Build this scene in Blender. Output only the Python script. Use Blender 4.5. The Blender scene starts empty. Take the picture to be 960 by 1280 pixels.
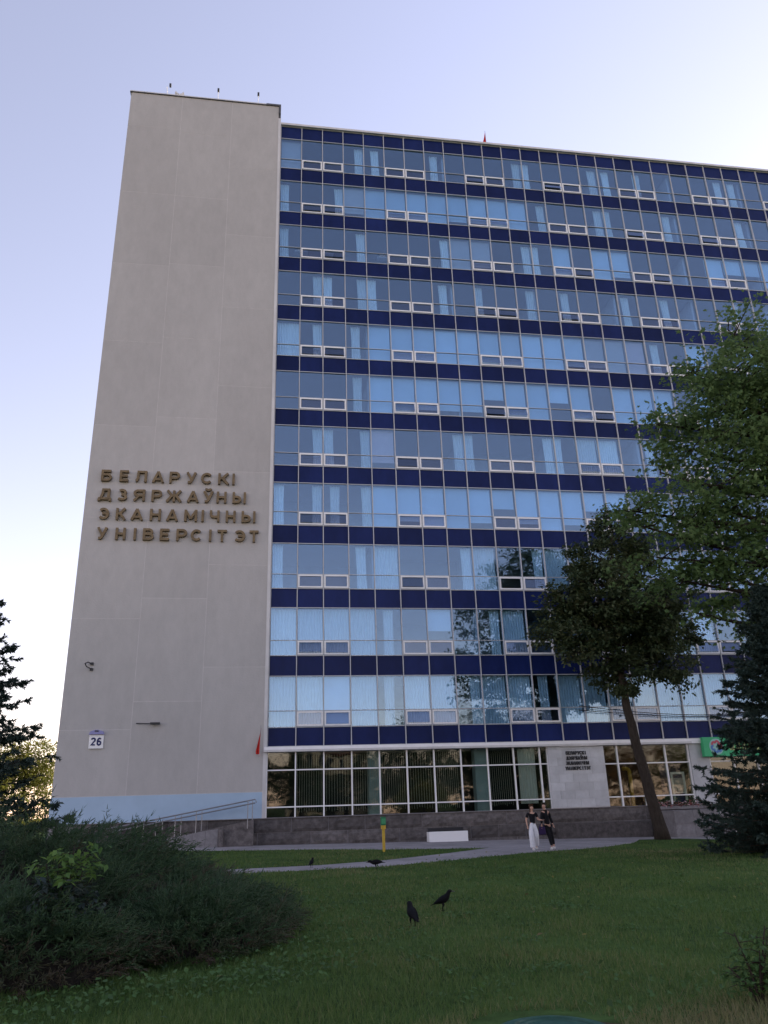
import bpy, bmesh, math, random
import numpy as np
from mathutils import Vector, Matrix
R = math.radians
random.seed(7); rng = np.random.default_rng(7)
scene = bpy.context.scene
COL = scene.collection

# ------------------------------------------------------------------ camera
cam = bpy.data.cameras.new('camera'); cam.sensor_fit = 'VERTICAL'; cam.sensor_height = 36.0
cam.lens = 976.2377 / 1280 * 36.0; cam.clip_start = .1; cam.clip_end = 3000
cam_o = bpy.data.objects.new('camera', cam); COL.objects.link(cam_o)
cr, cu, cb = (0.98888714, -0.14571781, -0.02947099), (-0.02431087, -0.35406306, 0.93490552), (-0.14666697, -0.92379958, -0.35367094)
cam_o.matrix_world = Matrix(((cr[0], cu[0], cb[0], -0.259), (cr[1], cu[1], cb[1], -43.7532), (cr[2], cu[2], cb[2], 1.7009), (0, 0, 0, 1)))
scene.camera = cam_o

# ------------------------------------------------------------------ sky, sun, exposure
SUN_AZ, SUN_EL = R(60), R(26)          # behind the building, round to its far end
world = bpy.data.worlds.new('World'); scene.world = world; world.use_nodes = True
nt = world.node_tree; nt.nodes.clear()
sky = nt.nodes.new('ShaderNodeTexSky'); sky.sky_type = 'NISHITA'; sky.sun_disc = False
sky.sun_elevation = SUN_EL; sky.sun_rotation = SUN_AZ
sky.air_density = 1.3; sky.dust_density = 0.15; sky.ozone_density = 1.0; sky.altitude = 200
bg = nt.nodes.new('ShaderNodeBackground'); bg.inputs['Strength'].default_value = 0.15
wo = nt.nodes.new('ShaderNodeOutputWorld')
tint = nt.nodes.new('ShaderNodeMix'); tint.data_type = 'RGBA'; tint.blend_type = 'MULTIPLY'; tint.inputs[0].default_value = 1.0
tint.inputs[7].default_value = (1.34, .97, 1.0, 1)      # hazy evening sky, the whole dome a little lavender
nt.links.new(sky.outputs[0], tint.inputs[6]); desat = nt.nodes.new('ShaderNodeHueSaturation'); desat.inputs['Saturation'].default_value = .76; nt.links.new(tint.outputs[2], desat.inputs['Color']); nt.links.new(desat.outputs[0], bg.inputs[0]); nt.links.new(bg.outputs[0], wo.inputs[0])
sun = bpy.data.lights.new('sun', 'SUN'); sun.energy = 2.2; sun.angle = R(.5); sun.color = (1, .90, .76)
sun_o = bpy.data.objects.new('sun', sun); COL.objects.link(sun_o)
sd = Vector((math.sin(SUN_AZ) * math.cos(SUN_EL), math.cos(SUN_AZ) * math.cos(SUN_EL), math.sin(SUN_EL)))
sun_o.rotation_euler = sd.to_track_quat('Z', 'Y').to_euler()
vs = scene.view_settings; vs.view_transform = 'Standard'; vs.look = 'None'; vs.gamma = 1; vs.use_curve_mapping = False
vs.exposure = 0.92
scene.cycles.max_bounces = 6; scene.cycles.transparent_max_bounces = 16

# ------------------------------------------------------------------ helpers
def link(o, parent=None):
    COL.objects.link(o)
    if parent is not None: o.parent = parent
    return o
def tag(o, label=None, cat=None, group=None, kind=None):
    if label: o['label'] = label
    if cat: o['category'] = cat
    if group: o['group'] = group
    if kind: o['kind'] = kind
    return o
def empty(name, loc=(0, 0, 0), rz=0):
    o = bpy.data.objects.new(name, None); o.location = loc; o.rotation_euler = (0, 0, rz); o.empty_display_size = .2
    return link(o)
class MB:
    """collects boxes, prisms and tubes for ONE mesh"""
    def __init__(s): s.v = []; s.f = []
    def add(s, v, f):
        n = len(s.v); s.v += [tuple(map(float, p)) for p in v]; s.f += [tuple(i + n for i in q) for q in f]; return s
    def box(s, x0, x1, y0, y1, z0, z1):
        return s.add([(x0, y0, z0), (x1, y0, z0), (x1, y1, z0), (x0, y1, z0), (x0, y0, z1), (x1, y0, z1), (x1, y1, z1), (x0, y1, z1)],
                     [(3, 2, 1, 0), (4, 5, 6, 7), (0, 1, 5, 4), (1, 2, 6, 5), (2, 3, 7, 6), (3, 0, 4, 7)])
    def prism(s, poly, y0, y1):          # poly of (x, z), extruded along y
        n = len(poly); v = [(x, y0, z) for x, z in poly] + [(x, y1, z) for x, z in poly]
        return s.add(v, [tuple(range(n)), tuple(range(2 * n - 1, n - 1, -1))] + [((i + 1) % n, i, i + n, (i + 1) % n + n) for i in range(n)])
    def tube(s, pts, rad, n=6, cap=True):
        pts = [Vector(p) for p in pts]; m = len(pts)
        if not hasattr(rad, '__len__'): rad = [rad] * m
        v = []; ref = None
        for i, p in enumerate(pts):
            t = (pts[min(i + 1, m - 1)] - pts[max(i - 1, 0)])
            t = t.normalized() if t.length > 1e-9 else Vector((0, 0, 1))
            if ref is None: ref = t.orthogonal().normalized()
            a = (ref - t * ref.dot(t)); a = a.normalized() if a.length > 1e-6 else t.orthogonal().normalized()
            ref = a; b = t.cross(a)
            for k in range(n):
                w = 2 * math.pi * k / n; v.append(p + (a * math.cos(w) + b * math.sin(w)) * rad[i])
        f = [(i * n + k, i * n + (k + 1) % n, (i + 1) * n + (k + 1) % n, (i + 1) * n + k) for i in range(m - 1) for k in range(n)]
        if cap: f += [tuple(range(n - 1, -1, -1)), tuple(range((m - 1) * n, m * n))]
        return s.add(v, f)
    def mesh(s, name='m', mat=None, smooth=False):
        me = bpy.data.meshes.new(name); me.from_pydata(s.v, [], s.f); me.update()
        if mat: me.materials.append(mat)
        if smooth: me.polygons.foreach_set('use_smooth', [True] * len(me.polygons))
        return me
    def build(s, name, mat, parent=None, smooth=False, bevel=0):
        o = link(bpy.data.objects.new(name, s.mesh(name, mat, smooth)), parent)
        if bevel:
            b = o.modifiers.new('bevel', 'BEVEL'); b.width = bevel; b.segments = 2; b.limit_method = 'ANGLE'
        return o
def inst(name, me, parent, loc, rot=(0, 0, 0), scale=None):
    o = bpy.data.objects.new(name, me); o.location = loc; o.rotation_euler = rot
    if scale: o.scale = scale
    return link(o, parent)
def np_mesh(name, V, F, mat, parent=None, rnd=None, smooth=False):
    """V (n,3), F (m,k) equal-sided faces"""
    me = bpy.data.meshes.new(name); V = np.ascontiguousarray(V, np.float32); F = np.ascontiguousarray(F, np.int32)
    me.vertices.add(len(V)); me.vertices.foreach_set('co', V.ravel())
    k = F.shape[1]; me.loops.add(F.size); me.loops.foreach_set('vertex_index', F.ravel())
    me.polygons.add(len(F)); me.polygons.foreach_set('loop_start', np.arange(len(F), dtype=np.int32) * k)
    if rnd is not None:
        a = me.attributes.new('rnd', 'FLOAT', 'FACE'); a.data.foreach_set('value', np.ascontiguousarray(rnd, np.float32))
    if smooth: me.polygons.foreach_set('use_smooth', np.ones(len(F), bool))
    me.materials.append(mat); me.update(calc_edges=True)
    return link(bpy.data.objects.new(name, me), parent)

# ---- materials
def mat(name, col, rough=.7, spec=.3, var=0.0, vscale=3.0, stretch=(1, 1, 1), bump=0.0, bscale=30.0, metal=0.0, rand=0.0, var2=0.0, v2scale=.3):
    """plain surface: base colour, two octaves of tone variation, per-object tone, fine relief"""
    m = bpy.data.materials.new(name); m.use_nodes = True; N = m.node_tree.nodes; L = m.node_tree.links
    p = N['Principled BSDF']; p.inputs['Roughness'].default_value = rough; p.inputs['Metallic'].default_value = metal
    p.inputs['Specular IOR Level'].default_value = spec; p.inputs['Base Color'].default_value = (*col, 1)
    src = None
    tc = N.new('ShaderNodeTexCoord'); geo = N.new('ShaderNodeNewGeometry'); mp = N.new('ShaderNodeMapping'); mp.inputs['Scale'].default_value = stretch
    L.new(geo.outputs['Position'], mp.inputs[0])
    def mult(fac_socket, lo, hi, src):
        mr = N.new('ShaderNodeMapRange'); mr.inputs[1].default_value = .3; mr.inputs[2].default_value = .7
        mr.inputs[3].default_value = lo; mr.inputs[4].default_value = hi; L.new(fac_socket, mr.inputs[0])
        mx = N.new('ShaderNodeVectorMath'); mx.operation = 'SCALE'
        if src is None: mx.inputs[0].default_value = col
        else: L.new(src, mx.inputs[0])
        L.new(mr.outputs[0], mx.inputs['Scale']); return mx.outputs[0]
    if var:
        n = N.new('ShaderNodeTexNoise'); n.inputs['Scale'].default_value = vscale; n.inputs['Detail'].default_value = 6; n.inputs['Roughness'].default_value = .65
        L.new(mp.outputs[0], n.inputs['Vector']); src = mult(n.outputs['Fac'], 1 - var, 1 + var, src)
    if var2:
        n = N.new('ShaderNodeTexNoise'); n.inputs['Scale'].default_value = v2scale; n.inputs['Detail'].default_value = 3
        L.new(mp.outputs[0], n.inputs['Vector']); src = mult(n.outputs['Fac'], 1 - var2, 1 + var2, src)
    if rand:
        oi = N.new('ShaderNodeObjectInfo'); mr = N.new('ShaderNodeMapRange'); mr.inputs[3].default_value = .3; mr.inputs[4].default_value = .7
        L.new(oi.outputs['Random'], mr.inputs[0]); src = mult(mr.outputs[0], 1 - rand, 1 + rand, src)
    if src is not None: L.new(src, p.inputs['Base Color'])
    if bump:
        n = N.new('ShaderNodeTexNoise'); n.inputs['Scale'].default_value = bscale; n.inputs['Detail'].default_value = 5
        L.new(geo.outputs['Position'], n.inputs['Vector'])
        b = N.new('ShaderNodeBump'); b.inputs['Strength'].default_value = bump; b.inputs['Distance'].default_value = .02
        L.new(n.outputs['Fac'], b.inputs['Height']); L.new(b.outputs[0], p.inputs['Normal'])
    return m
def glass_mat(name, refl, tint, rcol=(1, 1, 1), rough=.02, wob=.02):
    m = bpy.data.materials.new(name); m.use_nodes = True; N = m.node_tree.nodes; L = m.node_tree.links
    N.remove(N['Principled BSDF']); out = N['Material Output']
    t = N.new('ShaderNodeBsdfTransparent'); t.inputs[0].default_value = (*tint, 1)
    g = N.new('ShaderNodeBsdfGlossy'); g.inputs['Color'].default_value = (*rcol, 1); g.inputs['Roughness'].default_value = rough
    lw = N.new('ShaderNodeLayerWeight'); lw.inputs[0].default_value = .5
    pw = N.new('ShaderNodeMath'); pw.operation = 'POWER'; pw.inputs[1].default_value = 4.5; L.new(lw.outputs['Facing'], pw.inputs[0])
    mr = N.new('ShaderNodeMapRange'); mr.inputs[3].default_value = refl; mr.inputs[4].default_value = .95; L.new(pw.outputs[0], mr.inputs[0])
    mx = N.new('ShaderNodeMixShader'); L.new(mr.outputs[0], mx.inputs[0]); L.new(t.outputs[0], mx.inputs[1]); L.new(g.outputs[0], mx.inputs[2])
    geo = N.new('ShaderNodeNewGeometry'); n = N.new('ShaderNodeTexNoise'); n.inputs['Scale'].default_value = 1.1; n.inputs['Detail'].default_value = 1
    L.new(geo.outputs['Position'], n.inputs['Vector'])
    b = N.new('ShaderNodeBump'); b.inputs['Strength'].default_value = wob; b.inputs['Distance'].default_value = .3; L.new(n.outputs['Fac'], b.inputs['Height'])
    L.new(b.outputs[0], g.inputs['Normal']); L.new(mx.outputs[0], out.inputs[0])
    return m
def leaf_mat(name, cols, trans=.35, rough=.6, tcol=None):
    """foliage: colour picked per leaf, light coming through the blade"""
    m = bpy.data.materials.new(name); m.use_nodes = True; N = m.node_tree.nodes; L = m.node_tree.links
    p = N['Principled BSDF']; p.inputs['Roughness'].default_value = rough; p.inputs['Specular IOR Level'].default_value = .25
    a = N.new('ShaderNodeAttribute'); a.attribute_name = 'rnd'
    cr = N.new('ShaderNodeValToRGB'); el = cr.color_ramp.elements
    while len(el) < len(cols): el.new(.5)
    for i, c in enumerate(cols): el[i].position = i / (len(cols) - 1); el[i].color = (*c, 1)
    L.new(a.outputs['Fac'], cr.inputs[0]); L.new(cr.outputs[0], p.inputs['Base Color'])
    if trans:
        t = N.new('ShaderNodeBsdfTranslucent'); mx = N.new('ShaderNodeMixShader'); mx.inputs[0].default_value = trans
        hs = N.new('ShaderNodeHueSaturation'); hs.inputs['Value'].default_value = 1.5; hs.inputs['Hue'].default_value = .485; L.new(cr.outputs[0], hs.inputs['Color'])
        L.new(hs.outputs[0], t.inputs[0])
        L.new(p.outputs[0], mx.inputs[1]); L.new(t.outputs[0], mx.inputs[2]); L.new(mx.outputs[0], N['Material Output'].inputs[0])
    return m

M = {}
M['concrete'] = mat('tower_concrete', (.425, .41, .405), .9, .15, var=.055, vscale=2.2, stretch=(1, 1, .45), bump=.4, bscale=12, rand=.035, var2=.05, v2scale=.16)
M['mortar'] = mat('joint_mortar', (.52, .50, .50), .9, .1, var=.12)
M['bluepaint'] = mat('pale_blue_paint', (.36, .48, .62), .7, .2, var=.05, vscale=.8, bump=.1)
M['white'] = mat('white_painted_metal', (.80, .80, .82), .45, .4, var=.06, vscale=2)
M['offwhite'] = mat('weathered_white', (.58, .57, .58), .6, .3, var=.14, vscale=1.2, stretch=(1, 1, .4))
M['frame'] = mat('mullion_aluminium', (.46, .47, .50), .4, .5, var=.08, vscale=1.5)
M['cap'] = mat('dark_cornice', (.10, .10, .115), .6, .3, var=.2)
M['navy'] = mat('navy_enamel_panel', (.010, .0185, .088), .3, .09, var=.22, vscale=.9, stretch=(1, 1, .5), rand=.22, var2=.15, v2scale=.1)
M['glass'] = glass_mat('window_glass', .15, (.76, .88, .97), (.64, .80, 1), wob=.012)
M['ventglass'] = glass_mat('vent_glass', .11, (.7, .76, .85), (.66, .78, 1), wob=.006)
M['groundglass'] = glass_mat('ground_floor_glass', .048, (.74, .78, .74), wob=.012)
M['slab'] = mat('floor_slab', (.34, .34, .36), .9, .1)
M['room'] = mat('office_wall', (.33, .36, .42), .9, .1, var=.2, vscale=.5, rand=.4)
M['curtain'] = mat('white_curtain', (.80, .84, .86), .9, .1, var=.06, rand=.12)
M['blind'] = mat('pale_blind', (.58, .72, .86), .8, .1, var=.05, vscale=.7, rand=.12)
M['blindg'] = mat('grey_blind', (.46, .46, .50), .8, .1, var=.05, rand=.1)
M['blindp'] = mat('pinkish_blind', (.62, .50, .55), .8, .1, var=.05, rand=.08)
M['vblind'] = mat('vertical_slat_fabric', (.42, .43, .40), .8, .1, var=.1)
M['pillar'] = mat('pale_blue_pillar', (.38, .50, .58), .6, .2, var=.05)
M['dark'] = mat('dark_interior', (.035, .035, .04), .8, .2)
M['granite'] = mat('grey_granite', (.10, .09, .09), .85, .25, var=.45, vscale=4, bump=1.0, bscale=7, rand=.3)
M['granite2'] = mat('pale_granite', (.20, .19, .20), .75, .3, var=.22, vscale=5, bump=.6, bscale=14, rand=.1)
M['marble'] = mat('grey_white_marble', (.50, .51, .54), .45, .4, var=.12, vscale=2, rand=.11)
M['bronze'] = mat('tarnished_bronze', (.155, .11, .058), .55, .4, var=.3, vscale=4, metal=.3)
M['blackletter'] = mat('dark_metal_letters', (.03, .03, .035), .5, .4)
M['steel'] = mat('galvanised_steel', (.30, .30, .32), .45, .5, metal=.6, var=.1)
M['darkmetal'] = mat('dark_painted_metal', (.03, .03, .035), .5, .4, var=.15)
M['red'] = mat('red_flag_cloth', (.55, .035, .03), .8, .2, var=.15, vscale=6)
M['signwhite'] = mat('enamel_sign_white', (.78, .78, .80), .4, .4)
M['signblue'] = mat('sign_navy', (.015, .02, .10), .5, .3)
M['lilac'] = mat('lilac_lamp_hood', (.25, .25, .48), .5, .3)
M['asphalt'] = mat('worn_asphalt', (.29, .27, .275), .95, .15, var=.18, vscale=2.5, bump=.5, bscale=60, var2=.15, v2scale=.5)
M['lawn'] = mat('lawn_ground', (.050, .088, .026), 1, .05, var=.35, vscale=5, bump=.8, bscale=40, var2=.3, v2scale=.35)
M['soil'] = mat('bare_soil', (.07, .055, .038), 1, .05, var=.3, vscale=9, bump=1, bscale=50)
M['yellow'] = mat('yellow_paint', (.55, .36, .05), .6, .3, var=.15, vscale=8)
M['greenp'] = mat('green_paint', (.02, .16, .07), .6, .3, var=.1)
M['signgreen'] = mat('green_sign_board', (.06, .44, .20), .5, .3, var=.05)
M['bark'] = mat('brown_bark', (.042, .034, .029), .95, .1, var=.35, vscale=14, stretch=(1, 1, .25), bump=1, bscale=22)
M['sprucebark'] = mat('spruce_bark', (.06, .045, .035), .95, .1, var=.3, vscale=12)
M['lid'] = mat('green_plastic_lid', (.018, .075, .055), .55, .35, var=.2, vscale=12, bump=.2)
M['skin'] = mat('skin', (.50, .30, .22), .6, .3, var=.05)
M['hair'] = mat('brown_hair', (.07, .035, .022), .6, .3, var=.2)
M['darkhair'] = mat('dark_hair', (.03, .022, .018), .6, .3, var=.2)
M['blackcloth'] = mat('black_cloth', (.013, .013, .016), .9, .15, var=.25, vscale=20)
M['whitecloth'] = mat('white_trouser_cloth', (.66, .66, .70), .9, .1, var=.06, vscale=10)
M['purple'] = mat('dark_violet_bag', (.035, .02, .07), .8, .2)
M['shoe'] = mat('pale_shoe', (.6, .58, .56), .6, .2)
M['crow'] = mat('black_plumage', (.006, .006, .008), .75, .12, var=.3, vscale=40)
M['beak'] = mat('grey_beak', (.09, .085, .08), .5, .3)
M['carton'] = mat('brown_cardboard', (.30, .19, .11), .9, .1, var=.1)
M['cream'] = mat('cream_render', (.62, .53, .38), .9, .1, var=.06)
M['roofred'] = mat('brown_roof', (.16, .08, .06), .8, .2, var=.2)

# ------------------------------------------------------------------ terrain
def gz(x, y=0):                       # the ground falls gently towards the far end of the building
    return -0.014 * (min(max(x, -60.), 80.) - 6.1)
def sheet(name, xs, ys, dz, m, relief=0):
    v = []; f = []; nx, ny = len(xs), len(ys)
    for y in ys:
        for x in xs: v.append((x, y, gz(x) + dz))
    for j in range(ny - 1):
        for i in range(nx - 1): a = j * nx + i; f.append((a, a + 1, a + nx + 1, a + nx))
    b = MB(); b.add(v, f); return tag(b.build(name, m), kind='structure')
xs = [-900, -300, -120, -60] + [-50 + 5 * i for i in range(27)] + [120, 300, 900]
ys = [-900, -300, -120] + [-100 + 5 * i for i in range(35)] + [120, 300, 900]
sheet('ground', xs, ys, 0, M['lawn'])
def poly_sheet(name, poly, dz, m, thick=.0):
    bm = bmesh.new(); vsx = [bm.verts.new((x, y, gz(x) + dz)) for x, y in poly]
    f = bm.faces.new(vsx); f.normal_update()
    if f.normal.z < 0: f.normal_flip()
    r = bmesh.ops.extrude_face_region(bm, geom=[f]); bmesh.ops.translate(bm, verts=[e for e in r['geom'] if isinstance(e, bmesh.types.BMVert)], vec=(0, 0, .02))
    bmesh.ops.recalc_face_normals(bm, faces=bm.faces)
    me = bpy.data.meshes.new(name); bm.to_mesh(me); bm.free(); me.materials.append(m)
    return tag(link(bpy.data.objects.new(name, me)), kind='structure')
PAVE = [(-14, 2), (-14, -4.6), (-3.6, -4.9), (2.35, -6.3), (5, -7.7), (7.6, -8.4), (9.4, -8.6), (6.9, -11.9), (3.9, -15.3), (1.6, -16.95), (-1.3, -17.9),
        (-2.6, -18.1), (-9, -18.6), (-16, -19), (-16, -21.4), (-9, -21.1), (-1.8, -20.6), (-.8, -19.6), (1.5, -18.85), (3.5, -18.2), (5.9, -16.3), (9.7, -12.95), (13.7, -10.4), (16.6, -7.2), (18.4, -3.9), (20.6, -3.7), (22.6, -7.5),
        (24, -12), (30, -13), (70, -16), (70, 2)]
poly_sheet('pavement', PAVE, -.012, M['asphalt'])
def inside(px, py, poly):
    c = np.zeros(len(px), bool); n = len(poly)
    for i in range(n):
        x0, y0 = poly[i]; x1, y1 = poly[(i + 1) % n]
        if y0 == y1: continue
        c ^= ((y0 > py) != (y1 > py)) & (px < (x1 - x0) * (py - y0) / (y1 - y0) + x0)
    return c

# ------------------------------------------------------------------ the building
W, H, Z0, SP = 1.5, 3.8566, 5.89, 1.13
NK = 60; NV = 27                       # bays in all, bays the photograph shows
ZT = Z0 + 11 * H                       # top of the uppermost panel row
XR = NK * W; YB = 14.0
TX0, TX1, TZ = -10.63, -.2, 49.95
bld = tag(empty('office_tower_building'), 'tall office block with blank grey stair tower and blue-panelled glass facade', 'building')

# body: slabs, rear rooms, roof, rear and end walls
for i in range(12):
    z = Z0 + i * H
    MB().box(.0, XR, .25, YB, z - SP + .15, z - .12).build('floor_slab', M['slab'], bld)
rw = MB().box(0, 4 * W - .02, 0, .15, 0, H - .02).mesh('room_wall', M['room'])
for j in range(11):
    for k in range(0, NK, 4): inst('room_wall', rw, bld, (k * W, 5.2 - (1.6 if (j * 7 + k) % 3 == 0 else 0), Z0 + j * H - .1))
MB().box(0, XR, 5.5, 5.6, 0, ZT - .12).build('corridor_wall', M['room'], bld)
MB().box(-.1, XR + .4, YB, YB + .4, 0, ZT + .2).build('rear_wall', M['concrete'], bld)
MB().box(XR, XR + .4, 0, YB, 0, ZT + .2).build('end_wall', M['concrete'], bld)
MB().box(-.1, XR + .4, .1, YB - .01, ZT + .02, ZT + .22).build('roof', M['slab'], bld)
for k in range(4, NK, 4): MB().box(k * W - .07, k * W + .07, .4, 5.15, 4.9, ZT - .2).build('partition_wall', M['room'], bld)
MB().box(-.02, XR + .5, -.22, .12, ZT + .03, ZT + .14).build('parapet_flashing', M['offwhite'], bld)
MB().box(-.02, XR + .45, -.16, .1, ZT + .142, ZT + .27).build('parapet_cap', M['offwhite'], bld)

# enamel panels between the floors: the nearest bays one by one, the rest beyond the frame as one part
pan = MB().box(.035, W - .035, -.03, .03, 0, SP - .05).mesh('spandrel_panel', M['navy'])
for i in range(12):
    for k in range(25):
        inst('spandrel_panel', pan, bld, (k * W, 0, Z0 + i * H - SP + .025), (R(random.uniform(-.12, .12)), 0, R(random.uniform(-.12, .12))), None if i else (1, 1, .86) if i else (1, 1, .88)).location.z += 0 if i else .12
b = MB()
for i in range(12):
    for k in range(25, NK): b.box(k * W + .035, (k + 1) * W - .035, -.03, .03, Z0 + i * H - SP + .025, Z0 + i * H - .025)
tag(b.build('distant_spandrel_panels', M['navy'], bld), kind='stuff')

# glazing
LOW = .86                               # lower light of each window
pane = MB().box(.035, W - .035, -.012, .0, .03, H - SP - LOW - .03).mesh('window_pane', M['glass'])
lpane = MB().box(.035, W - .035, -.012, .0, .03, LOW - .03).mesh('lower_pane', M['glass'])
fb = MB(); a0, a1, b0, b1, t = .04, W - .04, .045, LOW - .035, .088
fb.box(a0, a1, -.10, .03, b0, b0 + t).box(a0, a1, -.10, .03, b1 - t, b1).box(a0, a0 + t, -.099, .03, b0 + t, b1 - t).box(a1 - t, a1, -.099, .03, b0 + t, b1 - t)
vframe = fb.mesh('vent_window', M['white'])
sb = MB().box(a0 + t + .01, a1 - t - .01, -.012, 0, -(b1 - b0 - 2 * t) + .01, -.01)
vpane = sb.mesh('vent_pane', M['ventglass'])
def tilt(a=.55): return (R(random.uniform(-a, a)), 0, R(random.uniform(-a, a)))
rest = MB()
for j in range(11):
    zb = Z0 + j * H
    for k in range(NK):
        if k < NV:
            inst('window_pane', pane, bld, (k * W, 0, zb + LOW), tilt())
            if k % 4 in (1, 2):
                v = inst('vent_window', vframe, bld, (k * W, 0, zb))
                op = random.random() < .45
                inst('vent_pane', vpane, v, (0, -.03, b1 - t), (R(-random.uniform(9, 22)) if op else R(random.uniform(-.6, .6)), 0, 0))
            else: inst('lower_pane', lpane, bld, (k * W, 0, zb), tilt())
        else:
            rest.box(k * W + .035, (k + 1) * W - .035, -.012, 0, zb + .03, zb + H - SP - .03)
tag(rest.build('distant_window_panes', M['glass'], bld), kind='stuff')
mul = MB().box(-.023, .023, -.12, .06, Z0 - SP + .14, ZT + .02).mesh('mullion', M['frame'])
for k in range(NK + 1): inst('mullion', mul, bld, (k * W, 0, 0))
tr = MB().box(.036, XR - .036, -.075, .05, -.02, .02).mesh('transom', M['frame'])
tr2 = MB().box(.036, XR - .036, -.06, .05, -.016, .016).mesh('transom', M['frame'])
for i in range(12):
    inst('transom', tr, bld, (0, 0, Z0 + i * H)); inst('transom', tr, bld, (0, 0, Z0 + i * H - SP + (0 if i else .14)))
    if i < 11: inst('transom', tr2, bld, (0, 0, Z0 + i * H + LOW))

# stair tower: cladding panels in three staggered columns over pale joints
MB().box(TX0 + .05, TX1 - .02, -.2475, YB, 1.35, TZ - .05).build('stair_tower', M['mortar'], bld)
cols = [(TX0, -7.05, 5.89, 5.86), (-7.05, -3.53, 7.30, 5.62), (-3.53, TX1, 9.10, 5.80)]
for (x0, x1, z1, dz) in cols:
    zs = [2.64]
    z = z1
    while z < TZ - 1.5:
        zs.append(z); z += dz
    zs.append(TZ)
    for a, c in zip(zs[:-1], zs[1:]):
        g = .014
        MB().box(x0 + (g if x0 != TX0 else 0), x1 - (g if x1 != TX1 else 0), -.25 - random.uniform(0, .003), -.20, a + g, c - (g if c != TZ else 0)).build('cladding_panel', M['concrete'], bld)
MB().box(TX0 - .02, TX1 + .01, -.262, -.2, 1.36, 2.63).build('painted_base_band', M['bluepaint'], bld)
MB().box(TX0, TX0 + .06, -.18, YB + .02, 1.35, TZ).build('tower_side_wall', M['concrete'], bld)
MB().box(TX1 - .01, -.03, -.29, .3, 1.36, ZT + .5).build('corner_strip', M['offwhite'], bld)
MB().box(TX1 - .06, TX1 - .012, -.18, YB - .02, ZT - .1, TZ).build('tower_inner_wall', M['concrete'], bld)
MB().box(TX0 - .09, TX1 - .9, -.33, YB + .1, TZ + .005, TZ + .045).build('tower_cornice', M['cap'], bld)
MB().box(TX0 - .07, TX1 - .9, -.31, YB + .08, TZ + .046, TZ + .14).build('tower_coping', M['offwhite'], bld)
MB().box(TX1 - .899, TX1 + .16, -.34, YB + .1, TZ + .005, TZ + .15).box(TX1 + .03, TX1 + .155, -.37, YB, TZ - .75, TZ + .003).build('bent_cornice_flashing', M['cap'], bld)

# ground floor
GZ0, GZ1 = 1.38, 4.56
MB().box(-.18, 24.0, -.42, .2, GZ1 + .05, GZ1 + .16).build('ledge', M['offwhite'], bld)
MB().box(-.18, 24.0, -.36, .2, GZ1 + .162, Z0 - SP + .11).build('ledge_fascia', M['white'], bld)
MB().box(24.001, XR, -.34, .2, GZ1 + .05, Z0 - SP + .11).build('ledge_fascia', M['white'], bld)
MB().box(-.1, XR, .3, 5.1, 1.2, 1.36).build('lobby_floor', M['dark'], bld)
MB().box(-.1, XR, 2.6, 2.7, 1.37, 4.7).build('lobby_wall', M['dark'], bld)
MB().box(-.1, XR, .3, 5.1, 4.62, 4.75).build('lobby_ceiling', M['slab'], bld)
def ground_glazing(xs, zs, edge=True):
    for x in xs: MB().box(x - .035, x + .035, -.13, .05, GZ0 - .01, GZ1 + .045).build('ground_floor_mullion', M['white'], bld)
    for z in zs: MB().box(xs[0] + .036, xs[-1] - .036, -.1, .04, z - .03, z + .03).build('ground_floor_transom', M['white'], bld)
    zz = [GZ0] + list(zs) + [GZ1 + .04]
    for a, c in zip(xs[:-1], xs[1:]):
        for q, (z0, z1) in enumerate(zip(zz[:-1], zz[1:])):
            o = MB().box(-(c - a) / 2 + .03, (c - a) / 2 - .03, -.006, .006, z0 + .02, z1 - .02).build('lower_glass_pane' if q == 0 else 'ground_floor_pane', M['groundglass'], bld)
            o.location = ((a + c) / 2, -.02, 0); o.rotation_euler = (R(random.uniform(-.25, .25)), 0, R(random.uniform(-.4, .4)))
GX = [k * W for k in range(10)] + [15.0, 15.45]
ground_glazing(GX, [1.87, 3.70])
ground_glazing([18.72, 19.55, 20.95, 22.45, 23.85], [1.87, 3.62])
ground_glazing([25.1, 26.6, 28.1, 29.6, 31.1], [1.87, 3.62])
MB().box(31.2, XR, -.1, .3, 1.3, GZ1 + .04).build('ground_floor_wall', M['marble'], bld)
for x in (5.45, 11.4): MB().box(x, x + .72, .45, 1.1, 1.37, 4.6).build('inner_pillar', M['pillar'], bld, bevel=.02)
# marble pier with plates
MB().box(15.5, 18.66, -.24, .3, 1.375, GZ1 + .33).build('marble_pier', M['mortar'], bld)
pr = bld.children[-1]
for r_ in range(8):
    z0 = 1.40 + r_ * .432; off = .5 * (r_ % 2)
    xcuts = [15.42] + [15.42 + .82 * (c + 1) - off * .6 for c in range(3)] + [18.70]
    for a, c in zip(xcuts[:-1], xcuts[1:]):
        MB().box(a + .004, c - .004, -.27 - random.uniform(0, .004), -.2, z0 + .003, z0 + .428).build('marble_plate', M['marble'], bld)
MB().box(16.1, 18.3, -.40, -.28, GZ1 + .02, GZ1 + .14).build('pier_ledge', M['offwhite'], bld)
for x0, x1 in ((23.9, 25.05),):
    MB().box(x0, x1, -.2, .3, 1.3, GZ1 + .04).build('side_pier', M['marble'], bld)

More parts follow.
